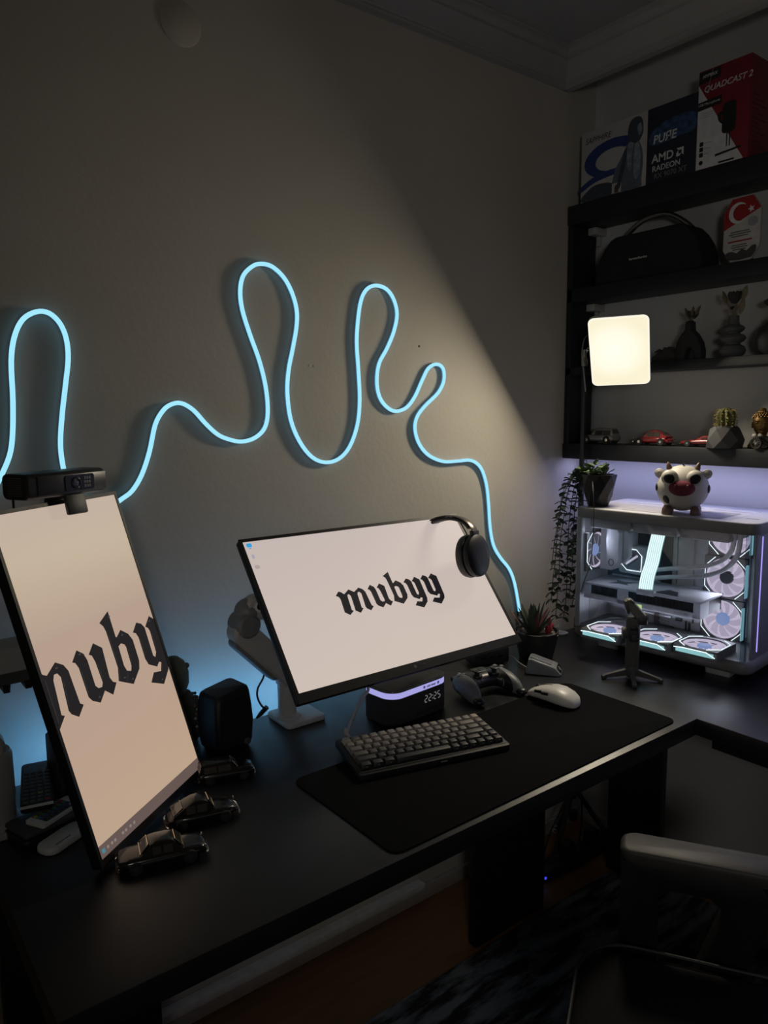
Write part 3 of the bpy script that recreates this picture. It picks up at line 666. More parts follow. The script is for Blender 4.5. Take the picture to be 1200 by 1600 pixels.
for y, hw, top, zb_ in ((-.0625, .004, .010, .004), (-.060, .016, .018, .002), (-.052, .025, .027, .001), (-.038, .0305, .034, .001), (-.018, .0325, .039, .001), (.004, .031, .0385, .001), (.026, .029, .033, .001), (.044, .0285, .026, .001), (.056, .026, .0195, .0015), (.0615, .021, .015, .003), (.063, .012, .0115, .006)):
    rg_ = []
    for k in range(20):
        a = 2*PI*k/20; ca_, sa = math.cos(a), math.sin(a)
        x = hw*math.copysign(abs(ca_)**.75, ca_); z = (top-zb_)/2
        rg_.append((x, y, zb_+z+z*math.copysign(abs(sa)**.85, sa)))
    rings.append(rg_)
M().loft(rings).obj('shell', mat('satin white shell', (.62, .60, .56), .38, var=.03), t, angle=60)
for y0, y1 in ((-.004, .014), (.0155, .033)): M().prism([(y0, .0235), (y1, .0215), (y1, .0275), (y0, .030)], -.003, .0012, mx_of((-.0308+.0006*(y0 > 0), 0, 0), Matrix(((0, 1, 0), (0, 0, 1), (1, 0, 0))).transposed()), bev=.0008).obj('side_button', black, t)
M().tube([(0, .005+.05*i/10, .0386-.0165*(i/10)**1.4) for i in range(11)], .0006, 6).obj('button_seam', darkgrey, t)
M().lathe([(0, -.003), (.0085, -.003), (.0095, 0), (.0085, .003), (0, .003)], 22, loc=(0, .044, .0205), rot=(0, 90, 0)).obj('scroll_wheel', black, t)

# ------------------------------------------------------------------ game controller
t = thing('game_controller', 'white game controller with black centre below the wide monitor', 'game controller', (1.235, 1.222, .7502), -8)
def csec(x):
    a = abs(x)
    K = [(0, .008, .030, .018, .030), (.022, .007, .031, .018, .030), (.036, .003, .036, .019, .029), (.046, -.008, .046, .021, .028), (.056, -.018, .055, .022, .027), (.065, -.021, .054, .021, .026), (.073, -.020, .044, .017, .024), (.078, -.018, .030, .011, .023), (.0805, -.016, .012, .004, .022)]
    for (x0, *p), (x1, *q) in zip(K, K[1:]):
        if a <= x1: f_ = (a-x0)/(x1-x0); return [u_+(v_-u_)*f_ for u_, v_ in zip(p, q)]
    return K[-1][1:]
def csurf(xs, grow=0., y0=-1, y1=1):
    rings = []
    for x in xs:
        yc, hy, hz, zc = csec(x); rg_ = []
        for k in range(24):
            a = 2*PI*k/24; c_, s_ = math.cos(a), math.sin(a)
            yy = yc+(hy+grow)*math.copysign(abs(c_)**.8, c_); yy = min(max(yy, y0), y1); zz = zc+(hz+grow)*math.copysign(abs(s_)**.8, s_)
            dr = max(0., -.012-yy); zz -= 3.0*dr*dr+.12*dr
            rg_.append((x, yy, max(zz, .0)))
        rings.append(rg_)
    return rings
xs = [i*.0805/14 for i in range(-14, 15)]
M().loft(csurf(xs)).obj('shell', mat('controller white', (.15, .158, .168), .45, var=.04), t, angle=60)
m = M()
for s_ in (-1, 1):
    m.loft([[(x*s_, y, z) for x, y, z in rg_] for rg_ in csurf([.0225, .030, .036, .042, .047], .0011, -.075, .024)])
m.loft(csurf([-.0225, -.012, 0, .012, .0225], .0010, -.03, .004)); m.obj('centre_panel', mat('controller black', (.012, .012, .013), .35), t, angle=60)
M().prism(rrect(.040, .024, .005), 0, .0012, mx_of((0, .016, .0482), (4, 0, 0)), bev=.0005).obj('touchpad', mat('dark touchpad', (.03, .03, .032), .4), t)
M().box((.020, .0012, .0008), (0, .0015, .0490)).obj('light_bar', mat('pale bar', (.6, .58, .55), .4), t)
for s_ in (-1, 1): M().lathe([(.0135, 0), (.0125, .003), (.006, .004), (.006, .010), (.0105, .011), (.0112, .0135), (.009, .0145), (.005, .0135), (0, .0132)], 24, loc=(s_*.0255, -.011, .0455)).obj('thumbstick', black, t)
m = M()
for a in range(4): m.box((.0065, .009, .003), (-.055+.0085*math.cos(a*PI/2), .012+.0085*math.sin(a*PI/2), .0475), (0, 0, 90*a+90), .001)
m.obj('direction_pad', mat('grey buttons', (.22, .22, .23), .35), t)
for a in range(4): M().lathe([(.0052, 0), (.0052, .002), (.004, .003), (0, .003)], 16, loc=(.055+.011*math.cos(a*PI/2), .012+.011*math.sin(a*PI/2), .0463)).obj('face_button', MATS['grey buttons'], t)
for s_ in (-1, 1): M().box((.030, .014, .012), (s_*.052, .036, .030), (20, 0, 0), .004).obj('shoulder_trigger', black, t)
for s_ in (-1, 1): M().ell((.014, .014, .009), (s_*.063, -.070, .010)).obj('grip_end', MATS['controller black'], t)

# ------------------------------------------------------------------ loudspeaker
t = thing('desktop_speaker', 'black desktop loudspeaker between the two monitors', 'speaker', (.617, 1.335, .7502), 7)
rings = []
for z, w_, y0, y1 in ((.0, .070, -.030, .036), (.004, .078, -.033, .040), (.020, .084, -.036, .042), (.055, .088, -.038, .044), (.085, .086, -.036, .044), (.110, .080, -.033, .042), (.119, .076, -.030, .039), (.1225, .068, -.025, .034)):
    rings.append([(x, y, z+.006*(x/.04)*(z > .1)) for x, y in rrect(w_, y1-y0, .010, 4, 0, (y0+y1)/2)])
M().loft(rings).obj('cabinet', mat('black cabinet', (.010, .010, .012), .5), t, angle=50)
m = M(); m.prism(rrect(.066, .092, .012, 5), 0, .003, mx_of((0, -.0365, .062), (92, 0, 0)), bev=.001); m.obj('grille', mat('black speaker cloth', (.006, .006, .007), .95, bump=.6, bscale=1500), t)
M().lathe([(.007, 0), (.007, .004), (.006, .005), (0, .005)], 16, loc=(.022, -.0385, .016), rot=(90, 0, 0)).obj('volume_knob', darkgrey, t)
M().prism(rrect(.056, .05, .01), -.0002, .003, mx_of((0, 0, 0))).obj('base_foot', rubber, t)
# ------------------------------------------------------------------ model cars
def car(name, label, group, loc, rotz, L, W, H, body, cabin, bm_, wr=.14, belt=.52, bumper=True, lamps=True, rot=None, trim=None, hubmat=None, wheels=(.19, .80), cabw=.80):
    """x runs from tail (0) to nose (L); body: (t, top/H, halfwidth/(W/2)); cabin: (t, top/H)"""
    t = thing(name, label, 'model car', loc, rotz, group, rot)
    wrad = wr*L*.5*1.15; z0 = wrad*.55
    def prof(x, hw, z0_, z1, n=16, e=.55):
        o = []
        for k in range(n):
            a = 2*PI*k/n; c, s = math.cos(a), math.sin(a)
            o.append((x, hw*math.copysign(abs(c)**e, c), (z0_+z1)/2+(z1-z0_)/2*math.copysign(abs(s)**e, s)))
        return o
    M().loft([prof((tt-.5)*L, hw*W/2, z0+(.02 if 0 < tt < 1 else .05)*H, z*H) for tt, z, hw in body]).obj('body', bm_, t, angle=50)
    zbelt = belt*H
    def crossc(x, ztop, wtop):
        wb = W/2*cabw; 
        return [(x, -wb, zbelt*.92), (x, -wb, zbelt), (x, -wtop, ztop-.04*H), (x, -wtop*.75, ztop), (x, wtop*.75, ztop), (x, wtop, ztop-.04*H), (x, wb, zbelt), (x, wb, zbelt*.92)]
    cs = [((tt-.5)*L, z*H) for tt, z in cabin]
    M().loft([crossc(x, max(z, zbelt+.05*H), W/2*cabw*(1-.24*max(0, min(1, (z-zbelt)/(H-zbelt))))) for x, z in cs]).obj('roof', bm_, t, angle=50)
    # glazing: windscreen, rear window, two side windows per side
    xa, za = cs[0]; xb, zb2 = cs[1]; xc, zc2 = cs[-2]; xd, zd = cs[-1]
    def slope(p, q, nm, sgn):
        (x0, z0_), (x1, z1) = p, q; d = Vector((x1-x0, 0, z1-z0_)); n_ = Vector((-d.z, 0, d.x)).normalized()*.0006
        if n_.x*sgn < 0: n_ = -n_
        if n_.z < 0: n_ = -n_
        wl, wh = W/2*cabw*.90, W/2*cabw*.68
        A = Vector((x0, 0, z0_))+d*.14+n_; B = Vector((x0, 0, z0_))+d*.88+n_
        o = M(); o.loft([[A+Vector((0, -wl, 0)), B+Vector((0, -wh, 0)), B+Vector((0, wh, 0)), A+Vector((0, wl, 0))], [v+n_ for v in (A+Vector((0, -wl, 0)), B+Vector((0, -wh, 0)), B+Vector((0, wh, 0)), A+Vector((0, wl, 0)))]]); o.obj(nm, glassdark, t)
        if trim:
            q_ = [A+n_*1.5+Vector((0, -wl, 0)), B+n_*1.5+Vector((0, -wh, 0)), B+n_*1.5+Vector((0, wh, 0)), A+n_*1.5+Vector((0, wl, 0))]
            M().tube(q_, .0009, 5, closed=True).obj('window_trim', trim, t)
    slope((xa, max(za, zbelt)), (xb, zb2), 'rear_window', -1); slope((xd, max(zd, zbelt)), (xc, zc2), 'windscreen', 1)
    xs_ = [xb+.02*L, (xb+xc)/2+.0, xc-.01*L]
    for sd in (-1, 1):
        for x0, x1 in ((xs_[0], xs_[1]-.012*L), (xs_[1]+.012*L, xs_[2])):
            def pt(x, k):
                yy = W/2*cabw*(1-.24*k*.9)+.0006
                return Vector((x, sd*yy, zbelt+(H*.955-zbelt)*k*.92))
            q_ = [pt(x0, .12), pt(x1, .12), pt(x1, .82), pt(x0, .82)]; n_ = Vector((0, sd*.0006, 0))
            M().loft([q_, [v+n_ for v in q_]]).obj('side_window', glassdark, t)
    if bumper:
        for x, s_ in ((-L/2, -1), (L/2, 1)):
            yb = W*.44
            M().tube(catmull([(x-s_*.012*L, -yb, z0+.10*H), (x+s_*.012*L, -yb*.75, z0+.10*H), (x+s_*.018*L, 0, z0+.10*H), (x+s_*.012*L, yb*.75, z0+.10*H), (x-s_*.012*L, yb, z0+.10*H)], 4), .020*L*.6, 6).obj('bumper', chrome, t)
    if lamps:
        for sd in (-1, 1):
            M().ell((.008*L*1.2, .030*L, .030*L), (L/2*.965, sd*W*.34, z0+.30*H)).obj('headlight', chrome, t)
            M().box((.006, .012*L*1.6, .014*L*1.6), (-L/2*.985, sd*W*.36, z0+.26*H), None, .001).obj('tail_light', mat('dull red lens', (.12, .01, .01), .3), t)
    M().tube([(-L*.40, -W/2*.985, .42*H), (L*.40, -W/2*.985, .42*H)], .0006, 5).tube([(-L*.40, W/2*.985, .42*H), (L*.40, W/2*.985, .42*H)], .0006, 5).obj('side_trim', darkgrey, t)
    w0 = None
    for tt in wheels:
        for sd in (-1, 1):
            x = (tt-.5)*L; y = sd*(W/2-.018*L*.9)
            tw = .045*L
            if w0 is None:
                w0 = M().lathe([(wrad*.62, -tw/2), (wrad*.94, -tw/2), (wrad, -tw*.3), (wrad, tw*.3), (wrad*.94, tw/2), (wrad*.62, tw/2)], 20, rot=(90, 0, 0)).obj('wheel', rubber, t)
                h0 = M().lathe([(0, -tw*.50), (wrad*.30, -tw*.52), (wrad*.64, -tw*.40), (wrad*.64, tw*.40), (wrad*.30, tw*.52), (0, tw*.50)], 16, rot=(90, 0, 0)).obj('hub', hubmat or chrome, w0)
                w0.location = (x, y, wrad)
            else: dup(h0, dup(w0, t, (x, y, wrad)))
    return t
sedan_b = [(0, .48, .72), (.03, .56, .90), (.12, .60, .97), (.32, .61, 1), (.55, .60, 1), (.75, .60, .98), (.92, .57, .92), (.985, .50, .82), (1, .42, .70)]
sedan_c = [(.24, .58), (.36, .97), (.42, 1.0), (.56, 1.0), (.62, .96), (.74, .58)]
beetle_b = [(0, .36, .45), (.03, .44, .66), (.12, .54, .86), (.30, .55, 1), (.55, .54, 1), (.75, .56, .92), (.90, .50, .72), (.97, .40, .52), (1, .30, .4)]
beetle_c = [(.06, .50), (.22, .84), (.36, .98), (.48, 1.0), (.60, .93), (.71, .56)]
suv_b = [(0, .40, .80), (.02, .58, .94), (.10, .60, 1), (.5, .60, 1), (.72, .60, 1), (.90, .55, .95), (.98, .46, .85), (1, .36, .75)]
suv_c = [(.02, .60), (.08, .96), (.16, 1.0), (.52, 1.0), (.58, .96), (.70, .60)]
spt_b = [(0, .50, .80), (.02, .66, .92), (.15, .72, 1), (.40, .70, 1), (.60, .66, .98), (.85, .60, .92), (.97, .48, .80), (1, .38, .7)]
spt_c = [(.16, .74), (.34, .98), (.40, 1.0), (.46, .99), (.50, .96), (.62, .70)]
lwarm = mat('old chrome', (.62, .55, .46), .2, 1.)
car('model_car', 'black classic saloon model car nearest the front, beside the upright monitor corner', 'black model cars on the desk', (.366, 1.035, .7502), -14, .128, .050, .041, sedan_b, sedan_c, blacklac, trim=lwarm, hubmat=mat('dark hub', (.05, .05, .05), .4, .5))
car('model_car', 'black rounded vintage model car, middle of the three by the upright monitor', 'black model cars on the desk', (.461, 1.105, .7502), -13, .116, .048, .043, beetle_b, [(.08, .52), (.24, .84), (.36, .98), (.46, 1.0), (.56, .95), (.66, .56)], blacklac, trim=lwarm, hubmat=mat('dark hub', (.05, .05, .05), .4, .5))
car('model_car', 'black boxy model car, rearmost of three, in front of the loudspeaker', 'black model cars on the desk', (.556, 1.214, .7502), -16, .102, .044, .038, sedan_b, suv_c, blacklac, trim=lwarm, hubmat=mat('dark hub', (.05, .05, .05), .4, .5))

# ------------------------------------------------------------------ remotes and small things at the left edge
deskz = .7502
t = thing('phone_charger', 'white rounded charger slab lying at the bottom of the remotes pile', 'charger', (.262, 1.182, deskz), 30)
M().prism(rrect(.085, .040, .016, 6), 0, .012, bev=.004).obj('body', whitep, t)
M().box((.03, .0015, .0006), (-.012, -.012, .0121)).obj('print_line', darkgrey, t)
t = thing('tablet_case', 'flat black case under the white remote at the left edge', 'case', (.262, 1.243, deskz), 16)
M().prism(rrect(.135, .075, .008, 4), 0, .014, bev=.003).obj('lower_shell', black, t)
M().prism(rrect(.13, .07, .008, 4), .0145, .022, bev=.003).obj('upper_shell', darkgrey, t)
t = thing('led_remote', 'small white remote with coloured round buttons on the flat black case', 'remote', (.264, 1.236, deskz+.0222), 30)
M().prism(rrect(.086, .040, .004, 3), 0, .0065, bev=.001).obj('body', whitep, t)
M().prism(rrect(.060, .034, .002, 2, -.002, .001), .0064, .0068).obj('button_panel', mat('dark remote panel', (.05, .055, .06), .5), t)
cols = [(.5, .02, .02), (.03, .25, .06), (.03, .06, .45), (.5, .5, .48)]
for i in range(6):
    for j in range(4):
        c = cols[j] if i == 0 else [(.20, .05+.03*i, .05), (.05, .22, .08+.03*i), (.06, .08, .22+.02*i), (.02, .02, .02)][j]
        if i == 5 and j == 0: c = (.55, .5, .03)
        M().lathe([(.0032, 0), (.0032, .0008), (0, .0012)], 12, loc=(.024-.0105*i, .012-.0072*j, .0067)).obj('button', mat('button %d %d' % (i, j), c, .5), t)
nr = PZ(58, 1266, .782); t = thing('tv_remote', 'black television remote lying tilted beside the grey arm column', 'remote', (nr.x+.045*math.sin(R(13)), nr.y+.045*math.cos(R(13)), .7825), rot=(5, 0, -13))
M().prism(rrect(.050, .140, .008, 4, 0, .025), 0, .014, bev=.003).obj('body', black, t)
M().box((.050, .002, .004), (0, -.0445, .012)).obj('end_trim', whitep, t)
bt = mat('remote buttons', (.10, .10, .105), .5)
for i in range(9):
    for j in range(4):
        mm_ = mat('red remote button', (.35, .03, .03), .5) if (i == 0 and j == 3) else mat('olive remote button', (.22, .20, .08), .5) if (i == 2 and j == 2) else bt
        M().box((.0078, .0055, .0024), (-.0165+.011*j, -.034+.0115*i, .0145), None, .001).obj('button', mm_, t)
t = thing('remote_stand', 'dark upright holder box behind the upright monitor\'s lower left edge', 'holder', (.315, 1.345, deskz), 8)
M().box((.060, .045, .112), (0, 0, .056), None, .004).obj('box', mat('dark holder', (.03, .031, .03), .5), t)
M().box((.046, .0012, .08), (0, -.0231, .06)).obj('front_label', mat('worn olive label', (.06, .055, .03), .6), t)
t = thing('brass_trinket', 'small knobbly brass coloured trinket on the flat black case', 'trinket', (.312, 1.252, deskz+.0222), 20)
m = M()
for k in range(9): m.ell((.008, .007, .006), (random.uniform(-.012, .012), random.uniform(-.008, .008), .006+.002*random.random()), None, 10, 6)
m.obj('knobs', mat('dull brass', (.34, .24, .10), .35, .6), t)
t = thing('toy_cactus', 'grey green knobbly toy cactus half hidden behind the upright monitor', 'cactus', (.555, 1.415, deskz))
gt = mat('grey green felt', (.17, .18, .14), .9, bump=.8, bscale=400)
m = M(); m.lathe([(0, 0), (.03, 0), (.036, .01), (.038, .05), (.034, .085), (.020, .105), (0, .11)], 18)
for k in range(90):
    a = random.uniform(0, 2*PI); z = random.uniform(.012, .10); r = .037*(1-max(0, (z-.07)/.05)**2*.6); m.ell((.0035, .0035, .0035), (r*math.cos(a), r*math.sin(a), z), None, 6, 4)
m.obj('stem', mat('dark felt', (.07, .07, .065), .9, bump=.8, bscale=400), t)
m = M(); m.lathe([(0, .10), (.022, .105), (.030, .125), (.030, .150), (.022, .172), (.010, .182), (0, .184)], 16, loc=(-.012, 0, 0)).ell((.006, .006, .006), (.016, 0, .158)); m.obj('head', gt, t)
for k in range(7): M().ell((.003, .0015, .003), (.016+.003*(k % 3), -.0345+.001*(k % 3), .028+.009*k), None, 8, 6).obj('button', mat('mixed buttons', (.5, .48, .46), .4) if k % 2 else mat('rust buttons', (.28, .10, .05), .5), t)

# ------------------------------------------------------------------ potted succulent
def leafmesh(L, w_, th, curl=.15, n=6):
    m = M(); rings = []
    for i in range(n+1):
        f_ = i/n; hw = w_*(math.sin(PI*min(.96, .12+.84*f_))**.8)*(1-.15*f_)
        if i == n: hw = w_*.04
        z = curl*L*f_*f_; rings.append([(-hw, L*f_, z+hw*.35), (0, L*f_, z-th*(1-f_*.7)), (hw, L*f_, z+hw*.35), (0, L*f_, z+th*.15)])
    m.loft(rings); return m
pc_ = Vector((1.530, 1.310, .7502))
t = thing('potted_succulent', 'spiky dark succulent with red ornament in a round black pot', 'plant', pc_)
M().lathe([(0, 0), (.040, 0), (.046, .004), (.053, .035), (.0585, .066), (.0605, .076), (.057, .077), (.055, .068), (0, .066)], 36).obj('pot', mat('matt black pot', (.012, .012, .012), .55), t)
M().lathe([(0, .067), (.054, .0665), (.054, .064)], 24).obj('soil', mat('dark soil', (.03, .022, .016), .95, bump=1, bscale=300), t)
sg = mat('dark succulent green', (.035, .055, .035), .45); sr = mat('reddish succulent leaf', (.12, .035, .04), .45)
lf = leafmesh(.095, .0085, .004, .10); l0 = lf.obj('leaf', sg, t)
lrot = []
for k in range(22):
    a = 2.4*k; tilt = 86-(k*2.6); lrot.append((a, tilt))
for k, (a, tl) in enumerate(lrot):
    o = l0 if k == 0 else dup(l0, t, material=sr if k % 6 == 3 else None)
    o.rotation_euler = (R(tl), 0, a); s_ = .72+.3*((k*37) % 10)/10; o.scale = (1, s_, 1)
    o.location = (-.010+.006*math.cos(a+PI/2), .004+.006*math.sin(a+PI/2), .066)
for k in range(14):
    a = k*2*PI/14+.2; r = .044+.004*(k % 3)
    M().ell((.007+.002*(k % 3), .006, .004), (r*math.cos(a), r*math.sin(a), .069), (0, 0, 40*k), 8, 6).obj('pebble', mat('pebble tone %d' % (k % 3), [(.22, .20, .18), (.12, .11, .10), (.30, .27, .24)][k % 3], .6), t)
m = M(); m.lathe([(0, .066), (.009, .067), (.010, .08), (.006, .092), (.008, .097), (.006, .107), (0, .111)], 14, loc=(.030, -.018, 0)).ell((.010, .005, .007), (.041, -.018, .084)).ell((.006, .004, .005), (.020, -.022, .088)); m.obj('red_ornament', mat('red ornament', (.30, .015, .03), .4), t)
m = M()
for k in range(5): m.prism([(0, 0), (.006, .004), (0, .026), (-.006, .004)], -.0004, .0004, mx_of((.040, .020, .068), (75, 0, 40*k-60)))
m.obj('mint_leaf', mat('mint leaf', (.16, .30, .24), .5), t)
t = thing('pot_saucer', 'small white clip between succulent pot and computer case', 'clip', PZ(876, 990, .7502))
M().lathe([(0, 0), (.018, 0), (.022, .004), (.018, .005), (0, .003)], 20).box((.02, .003, .022), (-.006, .010, .014), (18, 0, 20), .001).obj('body', whitep, t)
# ------------------------------------------------------------------ computer case
PCO = Vector((1.69, 1.32, .7502)); PROT = -84.8
pcR = Euler((0, 0, R(PROT))).to_matrix(); pcX = pcR @ Vector((1, 0, 0)); pcY = pcR @ Vector((0, 1, 0))
def PCP(x, y, dy):          # sight line met with the case plane at depth dy -> local x, z
    p = PP(x, y, PCO+pcY*dy, pcY)-PCO; return Vector((p.dot(pcX), dy, p.z))
pc = thing('computer_case', 'white glass sided computer with glowing fans on the desk', 'computer', PCO, PROT)
L_, D_ = .497, .30; ZB, ZT = .028, .402
pcw = mat('white case metal', (.34, .34, .345), .42, var=.03); pcr = mat('shaded white case rim', (.15, .152, .155), .45, var=.03); pcg = mat('light grey case metal', (.40, .41, .43), .42); pcd = mat('dark board', (.03, .03, .036), .5, var=.3, scale=120, bump=.4, bscale=300)  # rim colour is the white case painted darker for its shade
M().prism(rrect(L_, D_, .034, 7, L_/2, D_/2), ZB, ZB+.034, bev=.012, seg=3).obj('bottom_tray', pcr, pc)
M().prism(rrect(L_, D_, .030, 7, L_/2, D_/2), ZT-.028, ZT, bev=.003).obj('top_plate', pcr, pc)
M().prism(rrect(L_-.006, D_-.006, .028, 7, L_/2, D_/2), ZT-.001, ZT+.0004).obj('lit_top_skin', mat('lit white case top', (.46, .46, .46), .42, var=.03), pc)  # added skin paints the lit top lighter than the shaded rim
for x, y in ((.09, .07), (.40, .07), (.09, .23), (.40, .23)): M().box((.06, .035, .032), (x, y, .0135), None, .003, taper=(1.1, 1.1)).obj('foot', pcg, pc)
meshm = mat('top dust mesh', (.42, .41, .42), .6, bump=1., bscale=1500)
M().prism(rrect(.36, .13, .004, 3, .215, .10), ZT-.0005, ZT+.0012).obj('top_mesh', meshm, pc)
m = M()
for k in range(3): m.prism(rrect(.10, .010, .004, 3, .11+.125*k, .2), ZT-.0005, ZT+.0006)
m.prism(rrect(.03, .008, .002, 3, .452, .09), ZT-.0005, ZT+.0008); m.prism(rrect(.0016, .2, .0005, 1, .42, .13), ZT-.0005, ZT+.0006); m.obj('top_vent', mat('vent grey', (.28, .28, .32), .5), pc)
z0, z1 = ZB+.030, ZT-.026
WB = .175                                            # partition behind the motherboard and the side fans
m = M(); m.b2((.012, WB+.012, z0), (L_-.012, D_-.004, z1), .004); m.obj('rear_chamber', pcg, pc)
m = M(); m.b2((.008, .008, z0), (.014, WB+.012, z1)).b2((.008, .006, z0), (.024, .014, z1), .002); m.obj('side_panel', pcg, pc)
m = M()
for k in range(10): m.box((.0015, .07, .005), (.015, .10, .075+.008*k), (35, 0, 0))
m.obj('slot_cover', pcw, pc)
M().b2((L_-.016, .034, z0), (L_-.010, .28, z1), .002).obj('front_panel', mat('blue grey front', (.20, .21, .25), .4), pc)
M().b2((.012, WB+.004, z0), (L_-.012, WB+.012, z1)).obj('partition', mat('white partition', (.46, .47, .50), .5), pc)
gl = glassmat('clear case glass', (.93, .94, .96))
M().b2((.012, .0055, z0), (L_-.026, .0085, z1)).obj('glass_panel', gl, pc)
cr = M()
cr.loft([[(L_-.026+.0115*math.sin(a), .017-.0115*math.cos(a)+.0, z) for a in [PI/2*k/6 for k in range(7)]]+[(L_-.026+.0085*math.sin(a), .017-.0085*math.cos(a), z) for a in [PI/2*k/6 for k in range(6, -1, -1)]] for z in (z0, z1)])
cr.obj('corner_glass', glassmat('bluish corner glass', (.70, .74, .80)), pc)
M().b2((L_-.0105, .062, z0+.02), (L_-.0085, .066, z1-.01)).obj('light_strip', emat('violet light strip', (.40, .34, .95), 1.0), pc)
# --- fans
ringm = emat('white fan light line', (.82, .96, 1.0), 1.35); bladem = emat('lilac fan blade', (.58, .51, .64), .95, base=(.05, .05, .06)); hubm = emat('pale blue fan hub', (.25, .34, .62), .8); hubd = mat('dark fan hub', (.05, .05, .055), .4)
tealm = emat('teal light bar', (.30, .62, .66), .8); framem = mat('fan frame grey', (.13, .125, .13), .5)
S_ = .112; fd = .025
fan = M()
ro = [(S_*.5*math.cos(R(a)), S_*.5*math.sin(R(a))) for a in range(0, 360, 10)]
for k in range(4):
    sgx, sgy = ((1, 1), (-1, 1), (-1, -1), (1, -1))[k]
    arc = [(S_*.468*math.cos(R(90*k+a)), S_*.468*math.sin(R(90*k+a))) for a in range(0, 91, 10)]
    nx = (math.cos(R(90*k+90)), math.sin(R(90*k+90))); px_ = (math.cos(R(90*k)), math.sin(R(90*k)))
    h_ = S_*.498
    outer = [(px_[0]*h_, px_[1]*h_), (sgx*h_, sgy*h_), (nx[0]*h_, nx[1]*h_)]
    fan.prism(outer+arc[::-1], -fd, 0)
f0 = fan.obj('fan', framem, pc)
oc_ = [(S_*.475*sx, S_*.475*sy) for sx, sy in ((1, .52), (.52, 1), (-.52, 1), (-1, .52), (-1, -.52), (-.52, -1), (.52, -1), (1, -.52))]
lr = M()
for i in (0, 2, 4, 6): 
    a, c = oc_[i], oc_[(i+1) % 8]; lr.tube([(a[0], a[1], .0008), (c[0], c[1], .0008)], .0011, 5)
for i in (3, 7): a, c = oc_[i], oc_[(i+1) % 8]; lr.tube([(a[0], a[1], .0008), (c[0], c[1], .0008)], .0011, 5)
lr.obj('light_line', ringm, f0)
b0 = M(); rg_ = []
for f_ in (.16, .22, .30, .38, .455):
    r = S_*f_; a0 = -.18+.9*(f_-.16); wd = .28+.22*(f_-.16)/.3
    rg_.append([(r*math.cos(a0+a), r*math.sin(a0+a), -.012+.010*(a/wd-.5)+z) for a, z in ((0, 0), (wd*.5, .001), (wd, 0), (wd*.5, -.001))])
b0.loft(rg_); bl = b0.obj('blade', bladem, f0, angle=60)
for k in range(1, 9): dup(bl, f0, rot=(0, 0, k*2*PI/9))
M().lathe([(S_*.425, -.006), (S_*.462, -.004), (S_*.462, -.008), (S_*.425, -.010), (S_*.425, -.006)], 36).obj('blade_ring', bladem, f0)
M().lathe([(0, -.0130), (S_*.45, -.0130), (S_*.45, -.0136), (0, -.0136)], 36).obj('back_glow', emat('dim lilac fan glow', (.50, .44, .57), .82), f0)
hb_ = M().lathe([(0, -.003), (S_*.13, -.003), (S_*.155, -.006), (S_*.16, -.018)], 28).obj('fan_hub', hubm, f0)
def copyfan(loc, rot, hub=None):
    c = dup(f0, pc, loc, rot)
    for ch in list(f0.children):
        d = dup(ch, c, material=hub if (hub and ch.name.startswith('fan_hub')) else None)
    return c
fy = .165
cs_ = [PCP(x, y, fy) for x, y in ((1141, 837), (1133, 903), (1127, 968))]
f0.location = cs_[2]; f0.rotation_euler = (PI/2, 0, 0)
copyfan(cs_[1], (PI/2, 0, 0), hubd); copyfan(cs_[0], (PI/2, 0, 0), hubd)
zf = .083
for x, y in ((953, 981), (1027, 993), (1101, 1005)):
    p = PZ(x, y, PCO.z+zf)-PCO
    c = copyfan(Vector((p.dot(pcX), p.dot(pcY), zf)), (0, 0, 0)); lx = p.dot(pcX); ly = p.dot(pcY)
    M().b2((lx-.047, ly-.0600, zf-.016), (lx+.047, ly-.0565, zf-.006)).obj('fan_light_bar', tealm, pc)
    M().tube([(lx-.052, ly-.0605, zf-.006), (lx-.030, ly-.0605, zf-.004), (lx+.030, ly-.0605, zf-.004), (lx+.052, ly-.0605, zf-.014)], .0012, 5).obj('fan_edge_line', ringm, pc)
for i_, (p_, n_) in enumerate([(Vector((.105+.12*k, .09, zf+.004)), Vector((0, 0, 1))) for k in range(3)]+[(Vector((cs_[k].x, fy-.006, cs_[k].z)), Vector((0, -1, 0))) for k in (1, 2)]+[(Vector((.026, .06, .30)), Vector((1, -.6, 0)).normalized())]):
    fl = bpy.data.lights.new('fan_light', 'AREA'); fl.shape = 'DISK'; fl.size = .09; fl.energy = FAN_W; fl.color = (.80, .84, 1.0)
    flo = bpy.data.objects.new('fan_light', fl); COL.objects.link(flo); flo.parent = pc; flo.matrix_local = mx_of(p_, frame(-n_))
rf = PCP(922, 858, .09); copyfan(Vector((.022+fd*.0, .095, rf.z)), (PI/2, 0, PI/2))
for p in cs_[:3]: M().b2((p.x+.0575, fy-.018, p.z-.043), (p.x+.0605, fy-.004, p.z+.043)).obj('fan_light_bar', tealm, pc)
# --- radiator with three fan housings under the top plate
for k in range(3):
    M().b2((.040+.130*k, .022, z1-.030), (.164+.130*k, .150, z1-.002), .004).obj('radiator_fan', mat('radiator grey', (.30, .30, .30), .5), pc)
M().b2((.03, .022, z1-.004), (.46, .15, z1+.002)).obj('radiator', pcw, pc)
m = M()
for k in range(3): m.b2((.075+.130*k, .0205, z1-.0015), (.128+.130*k, .0215, z1+.0005))
m.obj('top_glint_bar', emat('thin white light gap', (.7, .72, .75), .8), pc)
